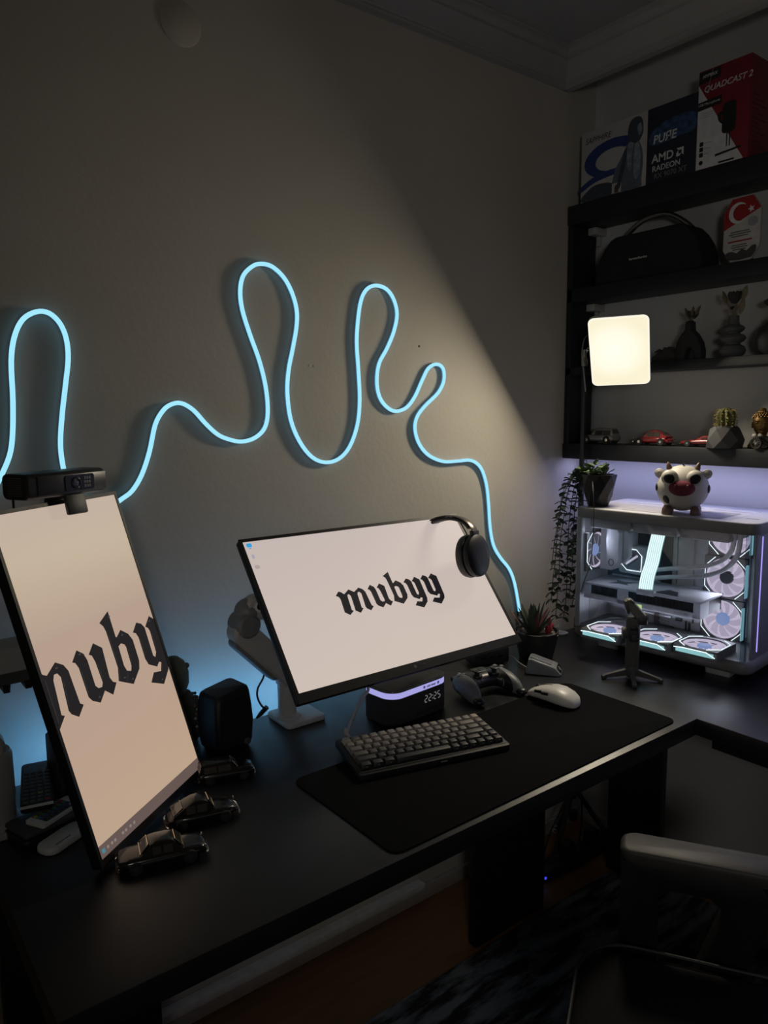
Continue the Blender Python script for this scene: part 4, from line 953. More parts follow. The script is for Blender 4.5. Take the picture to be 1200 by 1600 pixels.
# --- motherboard with its covers
a, c = PCP(935, 838, WB-.004), PCP(1052, 912, WB-.004)
M().b2((a.x-.02, WB-.004, .11), (c.x+.006, WB+.003, z1-.012), .001).obj('motherboard', pcd, pc)
m = M()
for k in range(16): m.box((.003, .004, .003), (a.x+.028+.008*k, WB-.006, z1-.022))
for k in range(22): m.lathe([(0, .004), (.003, .004), (.003, 0)], 8, loc=(a.x+.045+random.uniform(0, .06), WB-.004, .29+random.uniform(0, .05)), rot=(90, 0, 0))
m.obj('board_components', mat('board parts', (.20, .18, .17), .4), pc)
io = PCP(933, 829, .115), PCP(958, 893, .115)
m = M(); m.prism([(.030, .215), (.066, .215), (.088, .245), (.088, .325), (.066, .352), (.030, .352)], -.170, -.098, mx_of((0, 0, 0), (90, 0, 0)), bev=.002); m.obj('io_cover', mat('white armour', (.55, .57, .62), .45), pc)
m = M(); m.prism([(.089, .232), (.108, .255), (.108, .325), (.089, .345)], -.172, -.120, mx_of((0, 0, 0), (90, 0, 0)), bev=.002); m.obj('heat_sink', MATS['white armour'], pc)
m = M(); m.tube([(.066+.008*math.cos(R(k*45+22)), .0972, .238+.010*math.sin(R(k*45+22))) for k in range(8)], .0012, 5, closed=True); m.obj('armour_emblem', mat('grey emblem', (.10, .10, .12), .5), pc)
pu_ = PCP(990, 874, .150); s_ = .074
M().prism(rrect(s_*1.12, s_*1.12, .010, 4, pu_.x, pu_.z), -.172, -.140, mx_of((0, 0, 0), (90, 0, 0)), bev=.003).obj('pump_block', mat('pale pump', (.50, .52, .56), .4), pc)
k_ = s_*.42
oct_ = [(pu_.x+sx*k_, .1385, pu_.z+sz*k_) for sx, sz in ((1, .45), (.45, 1), (-.5, 1), (-1, .45), (-1, -.5), (-.45, -1), (.95, -1))]
M().tube(oct_, .0012, 5, closed=True).obj('pump_light_line', ringm, pc)
M().prism(rrect(k_*1.8, k_*1.8, .008, 3, pu_.x, pu_.z), -.1398, -.1392, mx_of((0, 0, 0), (90, 0, 0))).obj('pump_face', mat('pump face', (.22, .22, .25), .3), pc)
m = M(); m.box((.058*.8, .0008, .006), (pu_.x, .1386, pu_.z), (0, -38, 0)); m.obj('pump_stripe', emat('pump stripe', (.6, .6, .72), .8), pc)
m = M(); m.box((.052*.7, .0008, .0016), (pu_.x+.005, .1384, pu_.z-.006), (0, -38, 0)).box((.052*.7, .0008, .0016), (pu_.x-.005, .1384, pu_.z+.006), (0, -38, 0)); m.obj('pump_dark_stripe', black, pc)
m = M()
for x0, x1 in ((1050, 1058), (1062, 1072), (1074, 1084)):
    p, q = PCP(x0, 845, WB), PCP(x1, 905, WB); m.b2((p.x, WB-.006, q.z-.02), (q.x, WB+.001, z1-.02), .001)
m.obj('cable_bar', pcw, pc)
m = M(); p, q = PCP(1036, 845, WB-.004), PCP(1050, 912, WB-.004); m.b2((p.x, WB-.010, q.z), (q.x, WB-.002, z1-.02)); m.obj('dark_gap', black, pc)
# --- graphics card
gy = .030
g0, g1, g2 = PCP(913, 914, gy), PCP(1095, 935, gy), PCP(1093, 967, gy)
gz1 = (g0.z+g1.z)/2; gz0 = gz1-.046; gx0, gx1 = .022, g1.x
gw = mat('white card shroud', (.50, .51, .55), .45)
M().b2((gx0, gy, gz1-.006), (gx1, WB-.006, gz1), .002).obj('graphics_card', gw, pc)
m = M(); m.b2((gx0, gy, gz0), (gx0+.020, gy+.012, gz1-.006)).b2((gx1-.018, gy, gz0), (gx1, gy+.05, gz1-.006)).b2((gx0, gy, gz0), (gx1, gy+.010, gz0+.014), .002).b2((gx0+.105, gy, gz0), (gx0+.135, gy+.01, gz1-.006)); m.obj('card_front_shroud', gw, pc)
M().b2((gx0+.004, gy+.010, gz0+.002), (gx1-.004, WB-.01, gz1-.007)).obj('card_heat_sink', mat('black fins', (.012, .012, .014), .5), pc)
m = M()
for k in range(26): m.b2((gx0+.02+.0105*k, gy+.006, gz0+.015), (gx0+.0212+.0105*k, gy+.010, gz1-.007))
m.obj('card_fins', mat('dark fins', (.03, .03, .032), .4, .6), pc)
m = M(); m.prism([(gx0+.06, .06), (gx0+.085, .075), (gx0+.115, .07), (gx0+.1, .09), (gx0+.12, .12), (gx0+.085, .105), (gx0+.055, .115), (gx0+.07, .09)], gz1, gz1+.0005).prism([(gx0+.20, .05), (gx0+.27, .045), (gx0+.25, .09), (gx0+.22, .10)], gz1, gz1+.0005); m.obj('card_print', mat('dark card print', (.05, .05, .06), .5), pc)
M().text('RADEON', .009, mx_of((gx1-.05, gy-.0004, gz0+.007), (90, 0, 0)), .0001).obj('card_lettering', mat('soft grey print', (.28, .28, .30), .5), pc)
p = PCP(997, 948, gy-.001); M().box((.020, .0012, .0125), p).obj('status_light', emat('lime status light', (.52, .72, .30), .95), pc)
# --- glowing ribbon cable
r0, r1, r2 = PCP(1030, 832, .120), PCP(1019, 880, .085), PCP(1009, 921, .034)
rp_ = catmull([r0, (r0+r1)/2+Vector((.001, -.004, 0)), r1, (r1+r2)/2+Vector((0, -.006, 0)), r2], 5); rw = .041
def ribbon(mat_, name, offs, wd, dz):
    m = M()
    for o_ in offs:
        rings = []
        for i, q in enumerate(rp_):
            tg = (rp_[min(i+1, len(rp_)-1)]-rp_[max(i-1, 0)]).normalized(); sd = Vector((1, 0, .10)).normalized(); nn = sd.cross(tg).normalized()
            if nn.y > 0: nn = -nn
            rings.append([q+sd*(o_-wd/2)+nn*dz, q+sd*(o_+wd/2)+nn*dz, q+sd*(o_+wd/2)+nn*(dz+.0016), q+sd*(o_-wd/2)+nn*(dz+.0016)])
        m.loft(rings)
    m.obj(name, mat_, pc)
ribbon(emat('teal ribbon glow', (.22, .48, .46), .9), 'light_ribbon', [0], rw, 0)
ribbon(emat('white ribbon fibre', (.80, 1., .98), 1.25), 'ribbon_fibre', [-.0174+.0058*k for k in range(7)], .0038, .0016)
M().box((.050, .016, .016), r2+Vector((0, .002, -.008)), None, .002).obj('ribbon_plug', gw, pc)
# --- coolant hoses
hose = mat('white braided hose', (.50, .50, .52), .5, bump=.4, bscale=900)
for pts in ([(1005, 893), (1040, 889), (1075, 887), (1105, 884), (1128, 876), (1142, 862), (1147, 845), (1148, 828)], [(1005, 905), (1040, 902), (1075, 901), (1105, 899), (1132, 890), (1150, 872), (1156, 850), (1158, 828)]):
    n_ = len(pts); M().tube(catmull([PCP(x, y, .145-.10*i/(n_-1)) for i, (x, y) in enumerate(pts)], 5), .0062, 10).obj('coolant_hose', hose, pc)
# --- lower board, slots and covers
q = PCP(1092, 990, WB-.003)
M().b2((.03, WB-.005, .07), (q.x+.005, WB+.003, gz0+.05)).obj('lower_board_cover', mat('lilac white cover', (.45, .46, .50), .5), pc)
def onboard(m, x0, y0, x1, y1, lift=.004, bev=.0008):
    u, v = PCP(x0, (y0+y1)/2, WB-.005), PCP(x1, (y0+y1)/2, WB-.005); a, c = PCP((x0+x1)/2, y0, WB-.005), PCP((x0+x1)/2, y1, WB-.005)
    m.b2((u.x, WB-.005-lift, c.z), (v.x, WB-.004, a.z), bev)
for r in ((937, 961, 966, 972), (1023, 976, 1054, 982), (1056, 965, 1066, 970), (1018, 984, 1034, 988)): m = M(); onboard(m, *r); m.obj('slot_recess', mat('dark slots', (.025, .025, .03), .5), pc)
for r in ((1004, 958, 1050, 962), (1006, 966, 1046, 969), (934, 974, 976, 977), (1040, 985, 1078, 988)): m = M(); onboard(m, *r, .007); m.obj('silver_rail', mat('silver rail', (.5, .5, .52), .35, .6), pc)
m = M(); onboard(m, 1024, 957, 1031, 974, .010, .002); m.obj('board_latch', mat('brown board marks', (.10, .08, .08), .5), pc)
for r in ((1071, 970, 1073, 986), (1076, 972, 1079, 985), (1082, 968, 1084, 974)): m = M(); onboard(m, *r); m.obj('board_mark', MATS['dark slots'], pc)

# ------------------------------------------------------------------ cow money box
PT = PCO.z+ZT+.0014
cw_ = Vector((1.785, 1.047, PT)); fa = math.degrees(math.atan2(-cw_.y+.05, -cw_.x-.05))
t = thing('cow_money_box', 'round white cow money box with pink snout on the computer', 'money box', cw_, fa+90)
cwm = mat('cow white glaze', (.38, .365, .335), .55, var=.03, spec=.3); brn = mat('cow brown', (.10, .055, .04), .45); blk = mat('cow black patch', (.010, .010, .011), .6, spec=.2); pnk = mat('cow pink', (.125, .026, .042), .8, spec=.15)
rr_ = .063
M().ell((rr_*1.02, rr_*.98, rr_*.94), (0, 0, .066), None, 36, 24).obj('body', cwm, t, angle=80)
for s_ in (-1, 1):
    M().ell((.021, .017, .020), (s_*.030, -.046, .096), None, 22, 14).obj('eye', cwm, t, angle=80)
    M().ell((.0138, .006, .0132), (s_*.0308, -.0600, .0945), (14, 0, s_*14), 18, 10).obj('pupil', blk, t, angle=80)
    M().lathe([(.0075, 0), (.0072, .005), (.0052, .012), (.0022, .018), (0, .0195)], 14, loc=(s_*.033, -.010, .115), rot=(0, s_*14, 0)).obj('horn', brn, t)
    m = M(); m.ell((.0145, .005, .0125), (s_*.056, -.006, .103), (0, -s_*28, s_*10), 18, 10); m.obj('ear', cwm, t, angle=80)
    M().ell((.009, .002, .0075), (s_*.0565, -.0105, .103), (0, -s_*28, s_*10), 14, 8).obj('inner_ear', mat('cow grey ear', (.30, .29, .26), .5), t, angle=80)
    for y in (-.034, .030): M().lathe([(0, 0), (.0125, 0), (.0135, .003), (.0125, .014), (.008, .022), (0, .024)], 16, loc=(s_*.034, y, 0)).obj('hoof', brn, t)
M().ell((.032, .020, .0205), (0, -.054, .070), None, 28, 16).obj('snout', pnk, t, angle=80)
for s_ in (-1, 1): M().ell((.0034, .003, .0046), (s_*.0145, -.0722, .0765), None, 10, 8).obj('nostril', mat('nostril dark pink', (.12, .01, .02), .5), t)
def patch(az, el, r1, r2):
    d = Vector((math.sin(az)*math.cos(el), -math.cos(az)*math.cos(el), math.sin(el))); f_ = frame(d, (1, 0, 0)); c = Vector((0, 0, .066))+Vector((d.x*rr_*1.02, d.y*rr_*.98, d.z*rr_*.94))*.985
    M().ell((r1, r2, .0035), c, f_, 18, 10).obj('patch', blk, t, angle=80)
patch(-.72, -.48, .010, .0125); patch(-1.42, .02, .016, .010); patch(1.42, 0, .014, .011); patch(2.6, .3, .018, .014); patch(-2.4, -.2, .016, .014)
M().box((.004, .030, .003), (0, .002, .1275)).obj('coin_slot', blk, t)

# ------------------------------------------------------------------ trailing plant
tp = Vector((1.752, 1.283, PT))
t = thing('trailing_plant', 'trailing plant in a faceted black pot hanging beside the computer', 'plant', tp)
rings = []
for i, (z, r) in enumerate(((0, .028), (.030, .038), (.062, .046), (.090, .050))):
    rings.append([(r*math.cos(2*PI*(k+.5*(i % 2))/9), r*math.sin(2*PI*(k+.5*(i % 2))/9), z) for k in range(9)])
b = bmesh.new(); vs = [[b.verts.new(p) for p in rg_] for rg_ in rings]
for i in range(3):
    for k in range(9):
        j = (k+1) % 9; A, B = vs[i], vs[i+1]
        if i % 2 == 0: b.faces.new((A[k], A[j], B[k])); b.faces.new((A[j], B[j], B[k]))
        else: b.faces.new((A[k], B[j], B[k])); b.faces.new((A[k], A[j], B[j]))
b.faces.new(vs[0][::-1]); inner = [b.verts.new((.046*math.cos(2*PI*(k+.5)/9), .046*math.sin(2*PI*(k+.5)/9), .090)) for k in range(9)]; low = [b.verts.new((.042*math.cos(2*PI*(k+.5)/9), .042*math.sin(2*PI*(k+.5)/9), .080)) for k in range(9)]
for k in range(9):
    j = (k+1) % 9; b.faces.new((vs[3][k], vs[3][j], inner[j], inner[k])); b.faces.new((inner[k], inner[j], low[j], low[k]))
b.faces.new(low); bmesh.ops.recalc_face_normals(b, faces=b.faces)
m = M(); m.bm.free(); m.bm = b; m.obj('pot', mat('glossy black pot', (.010, .010, .012), .32, spec=.3), t, angle=10)
lg1 = mat('dark trailing leaf', (.030, .050, .032), .5, spec=.3); lg2 = mat('bright crown leaf', (.060, .095, .040), .5, spec=.3)
m = M(); rg_ = []
for f_, hw in ((0, .0006), (.25, .0056), (.55, .0076), (.82, .0048), (1, .0004)): rg_.append([(-hw, .0195*f_, .0016-.004*f_*f_), (0, .0195*f_, -.0006-.004*f_*f_), (hw, .0195*f_, .0016-.004*f_*f_), (0, .0195*f_, .0006-.004*f_*f_)])
m.loft(rg_); vl = m.obj('leaf', lg1, t)
m = M(); rg_ = []
for f_, hw in ((0, .0008), (.2, .008), (.5, .0118), (.8, .009), (1, .001)): rg_.append([(-hw, .027*f_, .003), (0, .027*f_, -.0005), (hw, .027*f_, .003), (0, .027*f_, .0012)])
m.loft(rg_); cl_ = m.obj('crown_leaf', lg2, t)
random.seed(11)
for k in range(34):
    a = random.uniform(0, 2*PI); r = random.uniform(0, .040); o = cl_ if k == 0 else dup(cl_, t)
    o.location = (-.008+r*math.cos(a), .010+r*math.sin(a), .088+random.uniform(0, .030)*(1-r/.05)); o.rotation_euler = (random.uniform(-.2, .9), random.uniform(-.4, .4), a-PI/2+random.uniform(-.5, .5)); s_ = random.uniform(.75, 1.15); o.scale = (s_, s_, s_)
vines = [([(908, 733), (897, 745), (884, 765), (876, 795), (871, 830), (868, 870), (864, 905), (861, 940)], 1.352),
         ([(905, 735), (893, 750), (885, 780), (880, 815), (875, 850), (874, 890), (871, 930), (868, 965)], 1.365),
         ([(908, 735), (899, 755), (893, 785), (889, 820), (887, 860), (886, 900), (884, 940), (880, 968)], 1.345),
         ([(910, 737), (904, 760), (899, 790), (896, 830), (895, 870), (892, 905), (890, 935)], 1.350),
         ([(912, 738), (907, 765), (904, 800), (903, 840), (902, 880), (899, 915), (893, 950)], 1.340),
         ([(906, 733), (890, 748), (879, 772), (873, 810), (866, 850), (862, 890)], 1.375),
         ([(925, 745), (927, 770), (928, 800), (927, 830), (925, 860), (921, 885), (914, 905), (907, 925)], 0)]
first = True; nl = 0
for pts, yv in vines:
    if yv: P3 = [PY(x, y, yv-.012*(i == 0)-.02*(i == 0))-tp for i, (x, y) in enumerate(pts)]
    else: P3 = [PP(x, y, PCO-pcY*(.012 if i > 0 else -.02), pcY)-tp for i, (x, y) in enumerate(pts)]
    P3 = [Vector((-.010, .012, .092))]+P3 if yv else [Vector((-.012, .0, .094)), Vector((-.045, -.01, .100))]+P3
    cv = catmull(P3, 6); M().tube(cv, .0011, 5).obj('vine', mat('vine stem', (.035, .045, .03), .6), t)
    acc = 0; last = cv[0]; side = 0
    for q in cv[4:]:
        acc += (q-last).length; last = q
        if acc > .0122 and nl < 290:
            acc = 0; side += 1
            for sgn in (-1, 1):
                if nl >= 290: break
                o = vl if first else dup(vl, t); first = False; nl += 1
                az = side*1.9+(0 if sgn > 0 else PI)+random.uniform(-.7, .7)
                o.location = q; o.rotation_euler = (random.uniform(-.75, .30), random.uniform(-.6, .6), az); s_ = random.uniform(.75, 1.25); o.scale = (s_, s_, s_)

# ------------------------------------------------------------------ phone gimbal
gb = Vector((1.588, 1.048, .7502))
t = thing('phone_gimbal', 'folded grey phone gimbal standing on a small tripod before the computer', 'gimbal', gb, -48)
gm = mat('gimbal grey', (.065, .063, .06), .55, bump=.1, bscale=800); gd = mat('gimbal dark grey', (.035, .035, .035), .5)
for a in (192, 340, 268):
    q = R(a); d = Vector((math.cos(q), math.sin(q), 0)); e_ = d*.070+Vector((0, 0, .005))
    m = M(); m.loft([[d*.012+Vector((0, 0, .010))+d.cross(Vector((0, 0, 1)))*x+Vector((0, 0, z)) for x, z in ((-.006, 0), (.006, 0), (.006, .016), (-.006, .016))], [e_+d.cross(Vector((0, 0, 1)))*x+Vector((0, 0, z)) for x, z in ((-.0045, -.002), (.0045, -.002), (.0045, .006), (-.0045, .006))]]); l_ = m.obj('leg', gm, t)
    M().box((.012, .012, .010), e_+Vector((0, 0, .0005)), (0, 0, a), .002).obj('leg_foot', gd, l_)
M().lathe([(.012, .006), (.016, .010), (.0165, .030), (.0155, .034)], 24).obj('tripod_collar', gm, t)
m = M(); m.loft([[(x*s_, y*s_, z) for x, y in rrect(.033, .030, .012, 5)] for z, s_ in ((.034, .96), (.045, 1), (.09, 1.02), (.125, 1.05), (.150, 1.05), (.158, .98))]); m.obj('handle', gm, t, angle=50)
M().prism(rrect(.024, .040, .006, 4, 0, .119), .0145, .0175, mx_of((0, 0, 0), (90, 0, 0)), bev=.001).obj('control_panel', mat('gimbal black', (.02, .02, .02), .4), t)
M().lathe([(.0075, 0), (.0065, .003), (.004, .004), (.0065, .007), (0, .008)], 18, loc=(0, -.0175, .112), rot=(90, 0, 0)).obj('joystick', gd, t)
M().box((.018, .003, .012), (.0, -.0185, .134), None, .0015).obj('trigger', black, t)
M().lathe([(0, -.006), (.014, -.006), (.015, 0), (.013, .008), (0, .009)], 22, loc=(-.020, 0, .118), rot=(0, 90, 0)).obj('side_knob', gm, t)
m = M(); slab_arm(m, (.018, -.002, .160), (-.012, .0, .196), .0125, .0105, .022, (0, -1, 0), .004); m.obj('folding_arm', mat('gimbal pale arm', (.13, .125, .11), .45), t)
M().lathe([(0, -.013), (.011, -.013), (.013, -.009), (.013, .009), (.011, .013), (0, .013)], 22, loc=(.021, 0, .158), rot=(0, 90, 0)).obj('roll_motor', gm, t)
M().box((.024, .030, .022), (.020, 0, .152), None, .005).obj('pan_motor', gd, t)
m = M(); m.box((.008, .030, .034), (-.017, 0, .186), (0, -14, 0), .003).box((.014, .028, .006), (-.006, 0, .200), (0, 35, 0), .002); m.obj('phone_clamp', gm, t)
# ------------------------------------------------------------------ wall shelf unit
SX = 1.910
shm = mat('dark blue grey shelf board', (.017, .018, .022), .5, var=.08, bump=.08, bscale=500, spec=.35)
shf = thing('wall_shelf', 'dark open wall shelf unit above the computer', 'shelf', (SX, 1.538, 1.272))
YE = -.25                                        # the unit runs on to the right of the picture
def board(z0, z1, x0=SX): M().b2((x0-SX, YE-1.538, z0-1.272), (RX-.012-SX, -.002, z1-1.272), .0015).obj('shelf_board', shm, shf)
ZTOP, ZB2, ZB3, ZB4 = 2.043, 1.795, 1.557, 1.319
board(1.986, ZTOP, SX-.006); board(1.755, ZB2); board(1.533, ZB3); board(1.272, ZB4, SX-.006)
M().b2((0, -.021, .001), (RX-.012-SX, 0, ZTOP-1.272-.058), .0015).obj('side_panel', shm, shf)
M().b2((0, YE-1.538, .001), (RX-.012-SX, YE-1.538+.021, ZTOP-1.272-.058), .0015).obj('side_panel', shm, shf)
M().b2((.030, YE-1.538+.03, -.0018), (.044, -.03, -.0003)).obj('led_strip', emat('violet white led strip', (.48, .51, 1.0), SHELF_LED), shf)
for z in (1.986, 1.755):
    M().b2((.070, -.052, z-1.272-.022), (RX-.001-SX, -.022, z-1.272-.001), .001).b2((RX-.014-SX, -.034, z-1.272-.05), (RX-.001-SX, -.022, z-1.272-.02), .001).obj('bracket', mat('white bracket', (.45, .44, .41), .5), shf)
def txt(parent, name, body, size, mx, m_, bold=.0, shear=0., align='CENTER', sx=1.): return M().text(body, size, mx, .00015, bold, shear, align, sx).obj(name, m_, parent)
FACE = Matrix(((0, -1, 0), (0, 0, 1), (-1, 0, 0))).transposed()      # prints on faces that look along -x
def blob(pts, n=5): return [(p.x, p.y) for p in catmull([(x, y, 0) for x, y in pts], n, True)]
# --- graphics card box
gb0 = PX(907, 313, SX-.002); gb1 = PX(1087, 267, SX-.002)
BW, BH, BDp = gb0.y-gb1.y, .198, .105
t = thing('graphics_card_box', 'wide white and black graphics card box with blue swirl lying on the shelf top', 'box', (SX-.002, gb0.y, ZTOP+.0005), -90)
# local x runs along the front to the right, y into the depth
bxw = mat('white printed carton', (.45, .43, .41), .5, var=.03)
M().b2((0, 0, 0), (BW, BDp, BH), .001).obj('carton', bxw, t)
def fr_(x, z, lift=.0004): return mx_of((x, -lift, z), (90, 0, 0))
M().poly([(.60*BW, .0), (BW, .0), (BW, BH), (.60*BW, BH)], fr_(0, 0, .0003)).obj('black_print', mat('black blue print', (.016, .020, .034), .4), t)
pb = mat('deep blue print', (.020, .045, .16), .4); pl = mat('slate print', (.10, .12, .15), .4); pgr = mat('dark slate print', (.045, .055, .07), .4); pwh = mat('white print', (.60, .60, .60), .5)
m = M()
arc_o = [(.30*BW+.105*math.cos(R(a))*.95, .105+.052*math.sin(R(a))) for a in range(40, 255, 12)]; arc_i = [(.30*BW+.070*math.cos(R(a))*.85, .100+.030*math.sin(R(a))) for a in range(250, 36, -12)]
m.poly(arc_o+arc_i, fr_(0, 0, .0004)); m.poly(blob([(.0, .045), (.05, .066), (.12, .072), (.19, .060), (.20, .052), (.12, .055), (.05, .048), (0, .03)]), fr_(0.001, 0, .0005)); m.obj('blue_swirl', pb, t)
m = M(); m.poly(blob([(.46, .0), (.30, .0), (.32, .06), (.37, .09), (.42, .12), (.45, .135), (.50, .135), (.55, .11), (.57, .07), (.56, .02), (.56, 0.001)]), mx_of((0, -.0006, 0.001), (90, 0, 0)) @ Matrix.Diagonal((BW, 1, 1, 1))); m.obj('figure_print', pl, t)
m = M(); m.poly(blob([(.45, .125), (.43, .155), (.45, .183), (.50, .192), (.55, .183), (.565, .150), (.54, .128), (.50, .120)]), mx_of((0, -.0007, 0), (90, 0, 0)) @ Matrix.Diagonal((BW, 1, 1, 1))); m.obj('dark_shape_print', pgr, t)
m = M(); m.poly(blob([(.01, 0.002), (.10, .036), (.22, .040), (.31, .03), (.36, .002)]), mx_of((0, -.0006, 0), (90, 0, 0)) @ Matrix.Diagonal((BW, 1, 1, 1))); m.obj('dark_shape_print', pgr, t)
for nm, pts_, lf_, mt in (('armour_print', [(.445, .128), (.43, .10), (.44, .06), (.47, .055), (.475, .10), (.49, .125)], .0010, 'pale slate print'), ('armour_print', [(.50, .122), (.49, .07), (.50, .03), (.535, .03), (.55, .075), (.535, .118)], .0010, 'pale slate print'), ('arm_print', [(.42, .118), (.385, .085), (.36, .045), (.345, .02), (.37, .012), (.40, .05), (.425, .085)], .0010, 'dark slate print'), ('visor_print', [(.515, .165), (.545, .172), (.555, .150), (.53, .140)], .0011, 'pale slate print'), ('collar_print', [(.455, .133), (.50, .122), (.545, .130), (.53, .140), (.47, .143)], .0011, 'dark slate print')):
    mt_ = mat('pale slate print', (.20, .23, .26), .4, var=.4, scale=60) if mt == 'pale slate print' else MATS[mt]
    M().poly(blob(pts_, 3), mx_of((0, -lf_, 0), (90, 0, 0)) @ Matrix.Diagonal((BW, 1, 1, 1))).obj(nm, mt_, t)
m = M(); m.poly(blob([(.62, .105), (.70, .098), (.85, .104), (.98, .110), (.98, .150), (.84, .158), (.70, .148), (.63, .130)]), mx_of((0, -.0005, 0), (90, 0, 0)) @ Matrix.Diagonal((BW, 1, 1, 1))); m.obj('blue_cloud_print', mat('cloud blue print', (.030, .065, .15), .45, var=.7, scale=60), t)
txt(t, 'maker_lettering', 'SAPPHIRE', .023, fr_(.155*BW, .170), mat('dark print', (.06, .05, .05), .5), 0, .25, sx=.92)
txt(t, 'series_lettering', 'PU\u042fE', .031, fr_(.745*BW, .112, .0009), pwh, .0006, .1, sx=.95)
txt(t, 'chip_lettering', 'AMD', .030, fr_(.735*BW, .062, .0009), pwh, .0006)
m = M(); ax0, az0, s_ = .845*BW, .052, .021
for pl_ in ([(0, 1), (1, 1), (1, 0), (.72, .28), (.72, .72), (.28, .72)], [(0, .42), (.28, .70), (.28, .28), (.70, .28), (.42, 0), (0, 0)]): m.poly([(ax0+x*s_, az0+y*s_) for x, y in pl_], mx_of((0, -.0009, 0), (90, 0, 0)))
m.obj('arrow_emblem', pwh, t)
txt(t, 'chip_lettering', 'RADEON', .021, fr_(.765*BW, .036, .0009), pwh, .0002, sx=.98)
txt(t, 'chip_lettering', 'RX 9070 XT', .019, fr_(.80*BW, .016, .0009), mat('grey print', (.2, .2, .2), .5), 0)
M().poly([(.30*BW, .002), (.385*BW, .002), (.385*BW, .030), (.30*BW, .030)], fr_(0, 0, .0009)).obj('badge_print', bxw, t)
M().poly([(.325*BW, .003), (.36*BW, .003), (.36*BW, .020), (.3425*BW, .026), (.325*BW, .020)], fr_(0, 0, .0011)).obj('badge_mark', MATS['dark print'], t)
# --- microphone box
mb0 = PX(1089, 264, SX-.004); mb1 = PX(1170, 244, SX-.004); MW = mb0.y-mb1.y; MH = .242
t = thing('microphone_box', 'tall red and white microphone box at the shelf top right', 'box', (SX-.006, gb1.y-.002, ZTOP+.0005), -90)
red = mat('red carton', (.20, .012, .022), .45)
M().b2((0, 0, 0), (MW, .11, MH), .001).obj('carton', red, t)
M().poly([(0, 0), (MW*.92, 0), (0, MH*.86)], fr_(0, 0, .0004)).obj('white_print', pwh, t)
M().poly([(0, MH*.865), (MW*.42, MH*.885), (MW*.42, MH*.985), (0, MH*.985)], fr_(0, 0, .0006)).obj('black_label', mat('black print', (.015, .014, .015), .45), t)
M().poly([(0, MH*.60), (MW*.46, MH*.615), (MW*.46, MH*.70), (0, MH*.685)], fr_(0, 0, .0006)).obj('black_label', mat('black print', (.015, .014, .015), .45), t)
txt(t, 'maker_lettering', 'HYPERX', .0105, fr_(MW*.21, MH*.935, .0008), pwh, .0002, .2)
txt(t, 'name_lettering', 'QUADCAST 2', .0205, fr_(MW*.56, MH*.80, .0008), pwh, .0002, .25, sx=1.0)
txt(t, 'small_lettering', 'USB Microphone', .0085, fr_(MW*.22, MH*.655, .0008), pwh)
m = M(); bk = MATS['black print']
m.poly([(p[0], p[1]) for p in rrect(.036, .075, .010, 4, MW*.62, MH*.45)], fr_(0, 0, .0007)); m.poly(blob([(.50*MW, MH*.40), (.42*MW, MH*.44), (.40*MW, MH*.5), (.46*MW, MH*.53), (.50*MW, MH*.50), (.45*MW, MH*.48)], 3), fr_(0, 0, .0007)); m.b2((MW*.585, -.0010, MH*.16), (MW*.605, -.0006, MH*.31)).b2((MW*.64, -.0010, MH*.16), (MW*.66, -.0006, MH*.31)); m.poly([(MW*.38, MH*.09), (MW*.88, MH*.115), (MW*.88, MH*.135), (MW*.38, MH*.115)], fr_(0, 0, .0007)); m.obj('microphone_print', bk, t)
for k in range(3): M().poly(rrect(.0105, .011, .002, 2, MW*.10, MH*(.255-.055*k)), fr_(0, 0, .0007)).obj('feature_icon', bk, t)
m = M()
for k in range(3): m.b2((MW*.16, -.0008, MH*(.253-.055*k)), (MW*(.30-.02*k), -.0006, MH*(.259-.055*k)))
for k in range(3): m.b2((MW*.10, -.0008, MH*(.56-.022*k)), (MW*(.34-.04*k), -.0006, MH*(.565-.022*k)))
m.lathe([(.006, 0), (.006, .0003), (.0048, .0003), (.0048, 0)], 16, loc=(MW*.10, -.0005, MH*.065), rot=(90, 0, 0)); m.obj('fine_print', mat('mid grey print', (.25, .25, .25), .5), t)
M().b2((MW*.45, -.0009, MH*.012), (MW*.75, -.0005, MH*.03)).obj('bottom_label', bk, t)
m = M()
for k in range(12): m.b2((MW+.0002, .015, .03+.011*k), (MW+.0005, .085-.02*(k % 3), .033+.011*k))
m.obj('side_fine_print', mat('dark red print', (.08, .008, .012), .5), t)
# --- round-topped portable speaker
b0_, b1_ = PX(925, 420, SX+.01), PX(1098, 401, SX+.01); SW = .345
t = thing('portable_speaker', 'black round ended portable speaker with silver arched handle on the second shelf', 'speaker', (SX+.004, b1_.y+SW, ZB2+.0005), -90)
outl = [(0, .012), (.006, .002), (.03, 0), (SW-.03, 0), (SW-.006, .002), (SW, .012)]+[(SW/2+SW/2*math.cos(R(a)), .012+.118*min(1, math.sin(R(a))*1.30)) for a in (12, 24, 36, 46, 54)]+[(SW/2-SW/2*math.cos(R(a)), .012+.118*min(1, math.sin(R(a))*1.30)) for a in (54, 46, 36, 24, 12)]
M().prism(outl, -.098, -.004, mx_of((0, 0, 0), (90, 0, 0)), bev=.008, seg=3).obj('body', mat('black speaker fabric', (.011, .011, .013), .9, bump=.6, bscale=1100), t)
M().tube(catmull([(SW*.085, .05, .085), (SW*.20, .05, .130), (SW*.36, .05, .168), (SW*.5, .05, .176), (SW*.64, .05, .168), (SW*.80, .05, .130), (SW*.915, .05, .085)], 6), .007, 10).obj('handle', mat('brushed steel', (.42, .41, .39), .3, 1.), t)
txt(t, 'maker_lettering', 'harman/kardon', .0095, mx_of((.150, .0028, .058), (90, 0, 0)), mat('silver print', (.55, .55, .53), .35), .0002)
